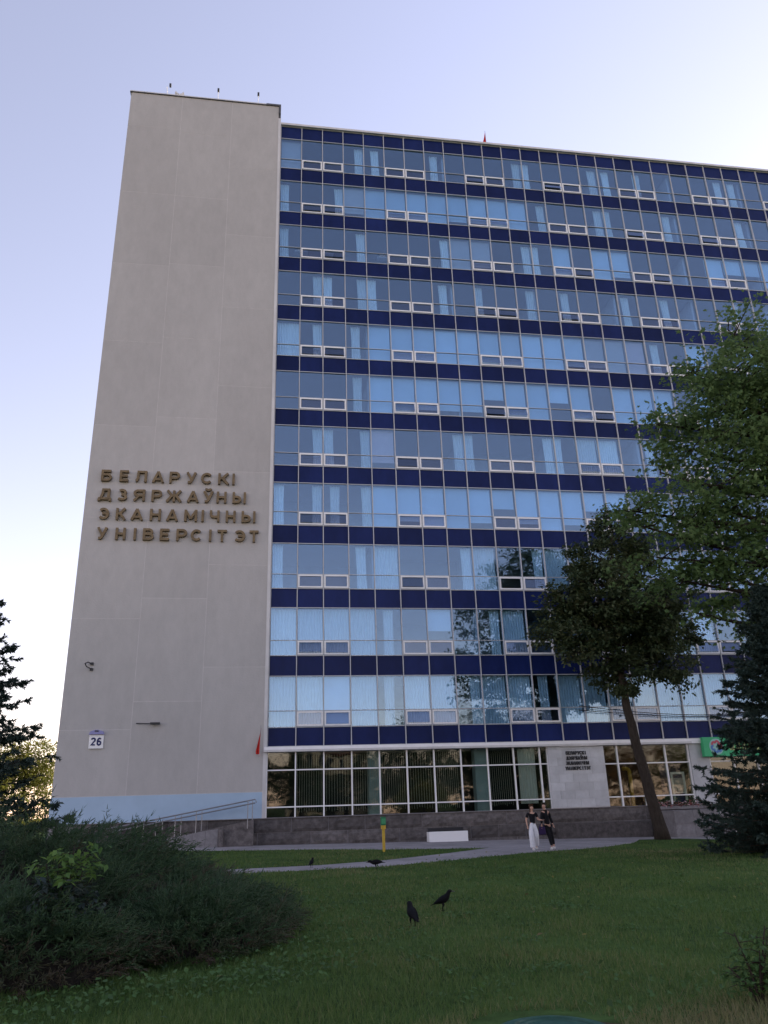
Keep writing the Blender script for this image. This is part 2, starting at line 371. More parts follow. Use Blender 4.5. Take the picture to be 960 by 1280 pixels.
# granite plinth, block by block
def stone(name, x0, x1, z0, z1, y, parent, m, rough=.055, nx=7, nz=4):
    v = []; f = []; seed = random.random() * 100
    for j in range(nz + 1):
        for i in range(nx + 1):
            edge = i in (0, nx) or j in (0, nz)
            d = 0 if edge else rough * (.6 + random.random())
            v.append((x0 + (x1 - x0) * i / nx + (0 if edge else random.uniform(-.03, .03)), y - d, z0 + (z1 - z0) * j / nz + (0 if edge else random.uniform(-.02, .02))))
    for j in range(nz):
        for i in range(nx): a = j * (nx + 1) + i; f.append((a, a + 1, a + nx + 2, a + nx + 1))
    n = len(v); c = [(x0, y + .25, z0), (x1, y + .25, z0), (x1, y + .25, z1), (x0, y + .25, z1)]; v += c
    bl, br, tl, tr_ = 0, nx, nz * (nx + 1), nz * (nx + 1) + nx
    f += [tuple(list(range(0, nx + 1))[::-1] + [n, n + 1]), tuple(list(range(tl, tr_ + 1)) + [n + 2, n + 3]),
          tuple([n, n + 3] + [j * (nx + 1) for j in range(nz, -1, -1)])[::-1], tuple([n + 1] + [j * (nx + 1) + nx for j in range(nz + 1)][::1] + [n + 2])[::-1], (n + 3, n + 2, n + 1, n)]
    b = MB(); b.add(v, f); o = b.build(name, m, parent); return o
plinth = MB().box(TX0, XR, -.505, .3, -1.2, 1.33).build('plinth', M['granite2'], bld)
rowsz = [(-.9, .05), (.06, .66), (.675, 1.34)]
for r_, (z0, z1) in enumerate(rowsz):
    x = -8.0 - .7 * r_
    while x < 32:
        w_ = random.choice((1.5, 1.9, 2.3, 2.7, 3.0)); stone('granite_block', x + .012, x + w_ - .012, z0, z1, -.52, plinth, M['granite']); x += w_
MB().box(TX0 - .05, XR, -.60, .28, 1.341, 1.375).build('plinth_coping', M['granite2'], bld)
MB().box(15.3, 20.6, -1.02, -.62, -.8, .62).build('plinth_step', M['granite'], bld, bevel=.03)

# ------------------------------------------------------------------ lettering
def ribbon(b, pts, w, y0, y1):
    """thick mitred polyline in the x-z plane as one prism"""
    P = [Vector((p[0], p[1])) for p in pts]; closed = (P[0] - P[-1]).length < 1e-6
    if closed: P = P[:-1]
    n = len(P); l = []; r_ = []
    for i in range(n):
        a = P[i - 1] if (i > 0 or closed) else None; c = P[(i + 1) % n] if (i < n - 1 or closed) else None
        d1 = (P[i] - a).normalized() if a is not None else None; d2 = (c - P[i]).normalized() if c is not None else None
        if d1 is None: d1 = d2
        if d2 is None: d2 = d1
        t = (d1 + d2); t = t.normalized() if t.length > 1e-6 else d1
        nrm = Vector((-t.y, t.x)); k = min(1.6, 1 / max(.3, nrm.dot(Vector((-d1.y, d1.x)))))
        l.append(P[i] + nrm * w / 2 * k); r_.append(P[i] - nrm * w / 2 * k)
    v = []
    for i in range(n): v += [(l[i].x, y0, l[i].y), (r_[i].x, y0, r_[i].y), (r_[i].x, y1, r_[i].y), (l[i].x, y1, l[i].y)]
    f = []
    for i in range(n if closed else n - 1):
        A = i * 4; B = ((i + 1) % n) * 4
        f += [(A, A + 1, B + 1, B), (A + 1, A + 2, B + 2, B + 1), (A + 2, A + 3, B + 3, B + 2), (A + 3, A, B, B + 3)]
    if not closed: f += [(0, 3, 2, 1), (4 * n - 4, 4 * n - 3, 4 * n - 2, 4 * n - 1)]
    b.add(v, f)
def arc(cx, cy, rx, ry, a0, a1, n=9): return [(cx + rx * math.cos(R(a0 + (a1 - a0) * i / n)), cy + ry * math.sin(R(a0 + (a1 - a0) * i / n))) for i in range(n + 1)]
# strokes in a unit cell, centre lines; h = half a stroke
h = .1; q = 1 - h
GL = {
 'Б': [[(h, 0), (h, 1)], [(h, q), (.9, q)], [(h, .57), (.55, .57)] + arc(.58, .335, .31, .235, 80, -80, 7) + [(.55, h), (h, h)]],
 'Е': [[(h, 0), (h, 1)], [(h, q), (.95, q)], [(h, .5), (.85, .5)], [(h, h), (.97, h)]],
 'Л': [[(.03, h), (.14, .12), (.22, .35), (.25, q), (.9, q), (.9, 0)]],
 'А': [[(.08, 0), (.5, .97)], [(.92, 0), (.5, .97)], [(.25, .27), (.75, .27)]],
 'Р': [[(h, 0), (h, 1)], [(h, q), (.55, q)] + arc(.57, .665, .31, .235, 80, -80, 7) + [(.55, .43), (h, .43)]],
 'У': [[(.08, 1), (.52, .36)], [(.93, 1), (.5, .2), (.38, .1), (.16, .1)]],
 'С': [arc(.52, .5, .42, .4, 42, 318, 13)],
 'К': [[(h, 0), (h, 1)], [(h, .5), (.4, .55), (.88, 1)], [(.38, .55), (.92, 0)]],
 'І': [[(.5, 0), (.5, 1)]],
 'Д': [[(.0, .12), (1, .12)], [(.07, -.08), (.07, .1)], [(.93, -.08), (.93, .1)], [(.2, .15), (.33, .55), (.36, q), (.8, q), (.8, .12)]],
 'З': [arc(.42, .71, .36, .2, 140, -85, 9), [(.35, .51), (.5, .51)], arc(.42, .3, .42, .21, 85, -145, 9)],
 'Я': [[(.9, 0), (.9, 1)], [(.9, q), (.45, q)] + arc(.43, .68, .31, .22, 100, 260, 7) + [(.45, .46), (.9, .46)], [(.5, .45), (.1, 0)]],
 'Ж': [[(.5, 0), (.5, 1)], [(.5, .5), (.35, .55), (.06, 1)], [(.5, .5), (.65, .55), (.94, 1)], [(.36, .54), (.03, 0)], [(.64, .54), (.97, 0)]],
 'Ў': [[(.08, 1), (.52, .36)], [(.93, 1), (.5, .2), (.38, .1), (.16, .1)], arc(.5, 1.26, .24, .14, 180, 360, 7)],
 'Н': [[(h, 0), (h, 1)], [(.9, 0), (.9, 1)], [(h, .5), (.9, .5)]],
 'Ы': [[(h, 0), (h, 1)], [(h, .57), (.32, .57)] + arc(.34, .335, .25, .235, 80, -80, 7) + [(.32, h), (h, h)], [(.92, 0), (.92, 1)]],
 'Э': [arc(.48, .5, .42, .4, 138, -138, 13), [(.35, .5), (.88, .5)]],
 'М': [[(h, 0), (h, 1)], [(.9, 0), (.9, 1)], [(h, .95), (.5, .2)], [(.9, .95), (.5, .2)]],
 'Ч': [[(.9, 0), (.9, 1)], [(h, 1), (h, .6), (.2, .47), (.5, .42), (.9, .45)]],
 'В': [[(h, 0), (h, 1)], [(h, q), (.5, q)] + arc(.52, .71, .27, .19, 80, -80, 6) + [(.5, .52), (h, .52)], [(.5, .51)] + arc(.56, .305, .32, .205, 80, -80, 6) + [(.5, h), (h, h)]],
 'Т': [[(.5, 0), (.5, 1)], [(.0, q), (1, q)]],
 '2': [arc(.5, .7, .36, .22, 165, -30, 9) + [(.15, .1), (.9, .1)]],
 '6': [arc(.5, .31, .34, .23, 0, 360, 14), [(.17, .35), (.2, .65), (.38, .86), (.6, .9), (.84, .8)]],
}
def glyph(b, ch, x0, x1, z0, hh, y0, y1, sw):
    w = x1 - x0
    for i, st in enumerate(GL[ch]): ribbon(b, [(x0 + p[0] * w, z0 + p[1] * hh) for p in st], sw, y0 - .004 * i, y1)
LINES = [(19.78, [('Б', -9.87, -9.23), ('Е', -8.84, -8.28), ('Л', -7.97, -7.27), ('А', -7.02, -6.3), ('Р', -6.04, -5.39), ('У', -5.08, -4.47), ('С', -4.24, -3.54), ('К', -3.25, -2.56), ('І', -2.44, -2.23)]),
 (18.60, [('Д', -9.93, -9.16), ('З', -8.85, -8.26), ('Я', -8.01, -7.29), ('Р', -6.97, -6.33), ('Ж', -6.14, -5.24), ('А', -4.97, -4.25), ('Ў', -4.06, -3.43), ('Н', -3.28, -2.68), ('Ы', -2.39, -1.55)]),
 (17.42, [('Э', -9.82, -9.18), ('К', -8.85, -8.25), ('А', -8.03, -7.31), ('Н', -6.98, -6.33), ('А', -6.06, -5.36), ('М', -5.07, -4.28), ('І', -4.08, -3.92), ('Ч', -3.62, -3.03), ('Н', -2.71, -2.11), ('Ы', -1.83, -0.96)]),
 (16.23, [('У', -9.78, -9.19), ('Н', -8.77, -8.19), ('І', -7.79, -7.6), ('В', -7.28, -6.61), ('Е', -6.34, -5.76), ('Р', -5.43, -4.78), ('С', -4.63, -3.97), ('І', -3.6, -3.43), ('Т', -3.15, -2.55), ('Э', -2.21, -1.5), ('Т', -1.33, -0.75)])]
sign = tag(empty('wall_lettering', (0, -.3, 16)), 'four lines of raised bronze letters on the grey stair tower', 'sign')
for z0, L_ in LINES:
    for ch, a, c in L_:
        b = MB(); glyph(b, ch, a + .03, c - .03, z0 - 16 + .02, .70, -.13, .03, .135)
        b.build('letter', M['bronze'], sign)
psign = tag(empty('pier_lettering', (16.35, -.29, 3)), 'four short lines of small dark letters on the marble pier', 'sign')
for li, (z0, L_) in enumerate(LINES):
    b = MB(); n = len(L_); x = (11 - n) * .055
    for ch, a, c in L_:
        glyph(b, ch, x, x + .115, 1.14 - li * .27, .19, -.035, .012, .04); x += .135
    b.build('lettering_line', M['blackletter'], psign)

# ------------------------------------------------------------------ curtains and blinds behind the glass
CT = ['g..rm..m...rl..rm.l...rm..l', 'l.rgbbbbbbbbr..rl..m...m..r.', 'l..r...rgg.rlb.bb....bhhb..', '.rlrl..m.l.r.m..m.m...l....', 'Cr.mbbbbbbbbbbggpm.b..b....',
      '...mbbbbbhbbhb.bbb.b.b..b..', '.rlrp..rl..rlCC.m.l..r.....', 'lrmrbbbbbhbbbhb.r..b..b....', 'l..mC..rC.rC.l..r..m..r....', 'CCCCm.h.rC..m.C..C..C......', 'CCbCmCCrCCmCCCCCCCCCC......']
ORD = ['first', 'second', 'third', 'fourth', 'fifth', 'sixth', 'seventh', 'eighth', 'ninth', 'tenth', 'eleventh', 'twelfth', 'thirteenth', 'fourteenth', 'fifteenth', 'sixteenth', 'seventeenth', 'eighteenth', 'nineteenth', 'twentieth',
       'twenty-first', 'twenty-second', 'twenty-third', 'twenty-fourth', 'twenty-fifth', 'twenty-sixth', 'twenty-seventh']
GH = H - SP
def curtain_mesh(w, folds, seed):
    rr = random.Random(seed); n = folds * 8; v = []; f = []
    ph = rr.random() * 6; fl = rr.uniform(-.08, .08)
    for j in range(5):
        z = -j / 4 * (GH + .1)
        for s in (0, 1):
            for i in range(n + 1):
                u = i / n; sq = 1 - .12 * math.sin(math.pi * j / 4) * (1 if w < 1 else .2)
                v.append(((u - .5) * w * sq + fl * j / 4, .05 * math.sin(u * folds * 2 * math.pi + ph) * (.5 + .15 * j) + .02 * math.sin(7 * u + j) + s * .012, z))
    r_ = n + 1
    for j in range(4):
        for i in range(n):
            a = j * 2 * r_ + i; f.append((a, a + 2 * r_, a + 2 * r_ + 1, a + 1)); a += r_; f.append((a, a + 1, a + 2 * r_ + 1, a + 2 * r_))
    b = MB(); b.add(v, f); return b.mesh('curtain', M['curtain'], True)
cn = [curtain_mesh(.62, 4, s) for s in range(4)]; cf = [curtain_mesh(1.42, 9, s) for s in range(3)]
blm = {}
for c_, m_ in (('b', 'blind'), ('g', 'blindg'), ('p', 'blindp')):
    for hh in (.45, .8, .97):
        b = MB(); b.box(-.70, .70, 0, .012, -GH * hh, -.07); b.tube([(-.71, .01, -.035), (.71, .01, -.035)], .035, 8); b.box(-.7, .7, -.006, .018, -GH * hh - .03, -GH * hh - .001)
        blm[c_, hh] = b.mesh('roller_blind', M[m_])
for r_, s in enumerate(CT):
    j = 10 - r_; zt = Z0 + (j + 1) * H - SP - .02
    for k, c_ in enumerate(s[:NV]):
        if c_ == '.': continue
        fl = 'top floor' if r_ == 0 else 'lowest panelled floor' if r_ == 10 else ORD[r_] + ' floor down'
        pl = ORD[k] + ' window bay from the tower, ' + fl
        xc = (k + .5) * W
        if c_ in 'lrmC':
            dx = {'l': -.4, 'r': .4, 'm': random.uniform(-.1, .1), 'C': 0}[c_]
            o = inst('curtain', random.choice(cf if c_ == 'C' else cn), None, (xc + dx, .32, zt), (0, 0, 0))
            tag(o, ('wide' if c_ == 'C' else 'narrow') + ' white curtain in the ' + pl, 'curtain', 'curtains in the office windows')
        else:
            t_ = 'b' if c_ == 'h' else c_
            hh = .45 if c_ == 'h' else random.choice((.8, .97, .97))
            o = inst('roller_blind', blm[t_, hh], None, (xc, .22, zt))
            tag(o, {'b': 'pale blue', 'g': 'grey', 'p': 'pinkish'}[t_] + (' half-lowered' if c_ == 'h' else '') + ' blind in the ' + pl, 'blind', 'blinds in the office windows')
# things left on the inner sills
for x, r_, w_, lab in ((1.55, 2, .5, 'cardboard box on the sill of the second window bay, third floor down'), (3.35, 2, .42, 'small cardboard box on the sill of the third window bay, third floor down'), (7.2, 2, .4, 'brown box on the sill of the fifth window bay, third floor down')):
    t = tag(empty('cardboard_box', (x, .4, Z0 + (10 - r_) * H + .80)), lab, 'box', 'boxes on the office sills')
    MB().box(-w_ / 2, w_ / 2, -.12, .12, 0, .32).build('carton', M['carton'], t); MB().box(-.03, .03, -.122, .122, .321, .324).build('tape', M['blindg'], t)
    MB().box(-w_ / 2 - .2, w_ / 2 + .2, -.2, .2, -.04, -.002).build('shelf', M['white'], t)
# vertical slat blinds and the pale curtain of the ground floor
for k, (dens, w_) in enumerate([(0, 0), (11, 1.4), (9, 1.3), (11, 1.35), (12, 1.4), (10, 1.4), (12, 1.35), (0, 0), (12, 1.4)]):
    if not dens: continue
    b = MB(); b.box(-w_ / 2, w_ / 2, 0, .05, 1.56, 1.6)
    for i in range(dens):
        x = -w_ / 2 + (i + .5) * w_ / dens; a = random.uniform(-.3, .3); d = .022
        b.tube([(x, .03, -1.42 + random.uniform(0, .12)), (x + random.uniform(-.01, .01), .03, 1.56)], .014, 4)
    o = b.build('vertical_blind', M['vblind']); o.location = ((k + .5) * W, .3, 2.98)
    tag(o, 'grey vertical slat blind in the ' + ORD[k] + ' ground-floor window bay from the tower', 'blind', 'vertical blinds in the ground floor')
cme = curtain_mesh(1.0, 6, 9); o = inst('curtain', cme, None, (14.35, .3, 4.55)); o.scale = (1, 1, 1.02)
tag(o, 'pale green-white curtain in the ground-floor window beside the marble pier', 'curtain')

# ------------------------------------------------------------------ things on the building
def street_number():
    t = tag(empty('street_number_sign', (-8.72, -.27, 4.95)), 'white house number plate reading 26 under a small lilac hood', 'sign')
    MB().box(-.36, .36, -.07, 0, 0, .70).build('plate', M['signwhite'], t, bevel=.02)
    b = MB(); glyph(b, '2', -.26, -.02, .15, .40, -.085, -.06, .075); b.build('digit', M['signblue'], t)
    b = MB(); glyph(b, '6', .03, .27, .15, .40, -.085, -.06, .075); b.build('digit', M['signblue'], t)
    b = MB(); b.prism([(-.38, .705), (.38, .705), (.3, .86), (.08, .93), (-.08, .93), (-.3, .86)], -.16, .0); b.build('lamp_hood', M['lilac'], t)
    MB().box(-.09, .09, -.19, -.161, .84, .90).build('lamp', M['darkmetal'], t)
street_number()
t = tag(empty('camera_bracket', (-9.5, -.26, 9.15)), 'small dark forked bracket on the stair tower above the number plate', 'bracket')
MB().tube([(.12, 0, .16), (.02, -.25, .2), (-.1, -.4, .1)], .03).build('upper_arm', M['darkmetal'], t)
MB().tube([(-.1, -.4, .1), (-.02, -.3, -.05), (.2, 0, -.14)], .03).build('lower_arm', M['darkmetal'], t)
MB().box(.1, .26, -.06, 0, .08, .22).box(.1, .26, -.06, 0, -.22, -.08).build('wall_plate', M['darkmetal'], t)
t = tag(empty('wall_lamp', (-6.2, -.26, 6.16)), 'thin dark lamp arm lying along the tower wall', 'lamp')
MB().tube([(-.6, -.08, .02), (0, -.12, .0), (.3, -.15, .0)], .025).build('arm', M['darkmetal'], t)
MB().box(.12, .62, -.26, -.06, -.05, .05).build('lamp_head', M['darkmetal'], t, bevel=.02)
def flag(name, loc, hgt, label, lean=0.0, wide=.3):
    t = tag(empty(name, loc), label, 'flag')
    MB().tube([(0, 0, -.15), (lean, 0, hgt + .12)], [.025, .018], 6).build('pole', M['steel'], t)
    v = []; f = []; n = 8; rows = 9
    for s in (0, 1):
        for j in range(rows):
            u = j / (rows - 1); wd = wide * (.12 + .88 * u ** 1.2) * (1 if u < .9 else .8)
            for i in range(n):
                x = i / (n - 1)
                v.append((lean * (1 - u) + .02 + wd * x * (-1 if lean < 0 else 1) , .06 * math.sin(x * 9 + j * .4) * (.3 + u) + s * .012, hgt * (1 - u) - .12 * x * (1 - u)))
    q = rows * n
    for j in range(rows - 1):
        for i in range(n - 1): a = j * n + i; f += [(a, a + 1, a + n + 1, a + n), (a + q, a + q + n, a + q + n + 1, a + q + 1)]
    b = MB(); b.add(v, f); b.build('cloth', M['red'], t, True); return t
flag('hanging_flag', (-.42, -.5, 4.5), 1.35, 'red flag hanging furled beside the corner of the stair tower', .06, -.24)
flag('roof_flag', (15.55, .3, ZT + .25), 1.5, 'red flag drooping on the roof edge above the windows', -.02, .42)
def floodlight(x, lean, label):
    t = tag(empty('roof_floodlight', (x, .1, TZ + .16)), label, 'floodlight', 'floodlights on the tower roof')
    MB().tube([(0, 0, 0), (lean, 0, 1.1)], .035).build('pole', M['white'], t)
    MB().box(-.07, .07, -.13, .05, 1.08, 1.34).build('lamp_housing', M['darkmetal'], t, bevel=.02)
    t.children[-1].location.x = lean
    MB().box(-.12, .12, -.12, .12, -.0, .03).build('base_plate', M['steel'], t)
floodlight(-8.05, -.12, 'leaning floodlight on a thin pole above the tower corner')
floodlight(-4.62, 0, 'upright floodlight on a thin pole above the middle of the tower')
floodlight(-1.72, 0, 'upright floodlight on a white pole near the dark bent flashing')
t = tag(empty('roof_loudspeaker', (-7.35, .1, TZ + .16)), 'white twin-horn loudspeaker on the tower roof edge', 'loudspeaker')
MB().tube([(0, 0, 0), (0, 0, .45)], .04).build('post', M['white'], t)
MB().tube([(-.3, 0, .55), (-.12, 0, .5), (-.02, 0, .47)], [.16, .06, .05], 10).build('horn', M['offwhite'], t)
MB().tube([(.3, 0, .55), (.12, 0, .5), (.02, 0, .47)], [.16, .06, .05], 10).build('horn', M['offwhite'], t)

# green shop sign
t = tag(empty('shop_sign', (24.6, -.35, 3.86)), 'green signboard with a round white, red and blue emblem', 'sign')
MB().box(0, 4.6, -.22, .1, 0, 1.06).build('board', M['signgreen'], t, bevel=.02)
b = MB(); b.prism([(.78 + .44 * math.cos(R(a)), .53 + .44 * math.sin(R(a))) for a in range(0, 360, 15)], -.235, -.2); b.build('emblem_disc', mat('emblem_pale', (.30, .55, .52), .5), t)
red_ = mat('emblem_red', (.5, .10, .14), .5); blu = mat('emblem_blue', (.10, .22, .5), .5)
for i, (a0, m_) in enumerate(((75, red_), (135, red_), (195, blu), (255, blu), (315, blu), (15, red_))):
    b = MB(); ribbon(b, arc(.78 + .2 * math.cos(R(a0)), .53 + .2 * math.sin(R(a0)), .11, .11, a0 - 110, a0 + 110, 7), .11, -.252 - .003 * i, -.23); b.build('emblem_petal', m_, t)
b = MB()
for i in range(7): b.box(1.6 + i * .38, 1.88 + i * .38, -.245, -.2, .32, .72)
b.build('letter_band', mat('sign_pale_yellow', (.62, .68, .30), .5), t)

# bracket of the yellow pipe, the white kiosk and the flower boxes behind and before the right-hand glazing
t = tag(empty('gas_pipe', (20.45, .55, 1.37)), 'bent yellow pipe standing behind the ground-floor glass', 'pipe')
MB().tube([(0, 0, 0), (0, 0, 1.85), (-.06, 0, 1.95), (-.16, 0, 2.0), (-.4, 0, 2.0)], .10, 10).build('tube', M['yellow'], t, True)
MB().box(-.16, .16, -.16, .16, 0, .03).build('floor_flange', M['yellow'], t)
t = tag(empty('cash_machine', (23.1, .16, 1.48)), 'white framed cash machine behind the glass next to the pine-dark spruce', 'machine')
t['label'] = 'white framed cash machine standing behind the ground-floor glass'
MB().box(-.36, .36, 0, .5, 0, 1.45).build('cabinet', M['signblue'], t)
MB().box(-.42, -.3, -.06, 0, .1, 1.5).box(.3, .42, -.06, 0, .1, 1.5).box(-.42, .42, -.061, 0, 1.501, 1.62).box(-.29, .29, -.05, 0, .5, .56).build('frame', M['white'], t)
MB().box(-.29, .29, -.03, -.002, .6, 1.3).build('screen_panel', M['steel'], t)
MB().box(22.5, 23.8, .95, .99, 1.95, 3.55).build('navy_window_film', M['signblue'], bld)
t = tag(empty('flower_box', (22.2, -.9, 1.15)), 'low planter of pink and white flowers on the granite wall', 'planter')
MB().box(-1.1, 1.5, -.16, .16, 0, .16).build('trough', M['granite2'], t)

# steps' granite flank with its rail, at the far end
t = tag(empty('step_flank_wall', (22.7, -2.0, -.3)), 'pale smooth granite wall flanking the steps beyond the leaning tree', 'wall')
for i, (x0, x1) in enumerate(((-1.5, -.45), (-.44, .7), (.71, 1.75))):
    for j, (z0, z1) in enumerate(((-.2, .72), (.73, 1.4))): stone('granite_slab', x0, x1, z0, z1, -.5, t, M['granite2'], .006, 3, 3)
MB().box(-1.5, 1.75, -.24, 1.35, -.2, 1.4).build('core', M['granite2'], t)
MB().tube([(1.85, -.5, -.2), (1.85, -.5, 1.35)], .035).build('rail_post', M['white'], t)
t.children[-1].rotation_euler.y = R(-4)

# white box at the foot of the plinth
t = tag(empty('window_well_box', (9.33, -.95, .0)), 'white rectangular box standing against the granite plinth', 'box')
z = gz(9.3)
MB().box(-1.02, 1.02, -.3, -.22, z, z + .50).build('front_panel', M['signwhite'], t, bevel=.01)
MB().box(-1.02, -.95, -.218, .4, z, z + .48).build('side_panel', M['signwhite'], t); MB().box(.95, 1.02, -.218, .4, z, z + .48).build('side_panel', M['signwhite'], t)
MB().box(-.94, .94, .34, .38, z, z + .66).build('opening', M['dark'], t)

# marker post
t = tag(empty('marker_post', (4.7, -9.77, gz(4.7))), 'yellow marker post with a green box head on the grass strip', 'post')
MB().box(-.055, .055, -.05, .05, 0, 1.0).build('post', M['yellow'], t, bevel=.01)
MB().box(-.10, .10, -.09, .09, 1.0, 1.32).build('head', M['greenp'], t, bevel=.015)
MB().box(-.085, .085, -.1, -.092, 1.06, 1.26).build('label_plate', mat('plate_pale_green', (.06, .28, .13), .5), t)
MB().box(-.09, .09, -.08, .08, .86, .9995).build('collar', M['yellow'], t)

# ramp with handrails along the stair tower
t = tag(empty('entrance_ramp', (0, -1.5, 0)), 'stone-sided ramp with thin twin handrails rising along the blue-painted tower base', 'ramp')
def rz(x): return .33 + (x + 6.6) * .165
b = MB(); b.prism([(-9.2, -.5), (-.6, -.5), (-.6, rz(-.6)), (-2.2, rz(-2.2) - .02), (-9.2, -.1)], .1, .85); b.build('ramp_body', M['granite'], t)
for i in range(5):
    x0 = -5.4 + i * .62
    b = MB(); b.prism([(x0 + .006, -.5), (x0 + .614, -.5), (x0 + .614, min(.95, rz(x0 + .61) - .05)), (x0 + .006, min(.95, rz(x0) - .05))], -.1 - .006 * (i % 2), .09); b.build('side_slab', M['granite2'], t)
MB().box(-2.29, -2.05, -.2, .09, -.5, .92).build('end_pier', M['granite'], t, bevel=.02)
for dz in (.95, .78):
    MB().tube([(-7.6, -.02, rz(-7.6) + dz), (-.55, -.02, rz(-.55) + dz)] + ([(-.48, -.02, rz(-.5) + dz - .17)] if dz > .9 else []), .028).build('handrail', M['steel'], t)
    MB().tube([(-7.6, .75, rz(-7.6) + dz), (-.55, .75, rz(-.55) + dz)], .028).build('handrail', M['steel'], t)
for x in (-6.2, -5.3, -4.4, -3.4, -.9):
    MB().tube([(x, -.02, rz(x) - .35), (x, -.02, rz(x) + .93)], .022).build('rail_post', M['steel'], t)
    MB().tube([(x + .22, .75, rz(x) - .35), (x + .22, .75, rz(x) + .93)], .022).build('rail_post', M['steel'], t)

# cables in front of the facade
for i, dz in enumerate((0, .45)):
    b = MB(); n = 14
    b.tube([(17.5 + (34 - 17.5) * u / n, -.35 - 2.2 * math.sin(math.pi * u / n) * .0 - .02 * i, 6.55 + dz * .5 - .55 * math.sin(math.pi * u / n) * (1 + .25 * i) + .2 * u / n) for u in range(n + 1)], .022, 5)
    tag(b.build('facade_cable', M['darkmetal']), ('upper' if i else 'lower') + ' thin dark cable sagging across the lowest panelled floor behind the leaning tree', 'cable', 'cables on the facade')

# ------------------------------------------------------------------ foliage tools
def unit(v): return v / np.maximum(np.linalg.norm(v, axis=-1, keepdims=True), 1e-9)
SIMPLE = (np.array([(0, 0, 0), (.45, .28, .07), (1, 0, -.05), (.45, -.28, .07)]), np.array([(0, 1, 2), (0, 2, 3)]))
def palmate():
    rim = []; L5 = [(-130, .5), (-95, .26), (-60, .78), (-32, .4), (0, 1.0), (32, .4), (60, .78), (95, .26), (130, .5)]
    v = [(.0, 0, 0.04)] + [(r_ * math.cos(R(a)) * .62 + .3, r_ * math.sin(R(a)) * .62, -.06 * r_) for a, r_ in L5]
    f = [(0, i, i + 1) for i in range(1, 9)]
    return np.array(v), np.array(f)
PALM = palmate()
def leaf_geo(C, size, tmpl, up=.5, out=None, g=rng):
    """leaves at C (n,3): random heading, faces biased upwards, tips drooping"""
    n = len(C); T, F = tmpl
    d = g.normal(size=(n, 3)); d[:, 2] = d[:, 2] * .5 - .35
    if out is not None: d += out * .7
    d = unit(d); nr = g.normal(size=(n, 3)); nr[:, 2] += up * 3; nr = unit(nr - d * (nr * d).sum(1, keepdims=True)); s = np.cross(nr, d)
    sz = (size * g.uniform(.7, 1.25, n))[:, None, None]
    V = C[:, None, :] + sz * (T[None, :, 0:1] * d[:, None, :] + T[None, :, 1:2] * s[:, None, :] + T[None, :, 2:3] * nr[:, None, :])
    Fx = F[None] + (np.arange(n) * len(T))[:, None, None]
    rnd = np.repeat(g.random(n), len(F))
    return V.reshape(-1, 3), Fx.reshape(-1, 3), rnd
LM = {
 'mirror': leaf_mat('park_tree_leaf', [(.03, .055, .02), (.05, .08, .03), (.07, .09, .03)], .3),
 'dark': leaf_mat('dark_chestnut_leaf', [(.034, .058, .028), (.050, .078, .036), (.066, .084, .038), (.080, .070, .040)], .25),
 'maple': leaf_mat('maple_leaf', [(.070, .125, .042), (.10, .165, .058), (.13, .195, .075)], .5),
 'gold': leaf_mat('sunlit_yellow_leaf', [(.13, .16, .03), (.19, .20, .04), (.26, .21, .05)], .45),
 'orange': leaf_mat('orange_autumn_leaf', [(.22, .12, .03), (.32, .17, .04), (.16, .13, .04)], .4),
 'spruce': leaf_mat('spruce_needles', [(.018, .034, .028), (.028, .048, .039), (.040, .064, .054)], .08),
 'juniper': leaf_mat('juniper_needles', [(.016, .042, .016), (.028, .066, .024), (.038, .068, .028), (.058, .046, .030)], .1),
 'lime': leaf_mat('light_green_leaf', [(.075, .15, .035), (.11, .20, .05), (.06, .13, .04)], .4),
 'weed': leaf_mat('ground_cover_leaf', [(.05, .11, .03), (.075, .15, .045), (.04, .08, .03)], .3),
 'grass': leaf_mat('grass_blade', [(.048, .096, .024), (.076, .136, .034), (.105, .155, .046), (.20, .185, .09)], .3),
}
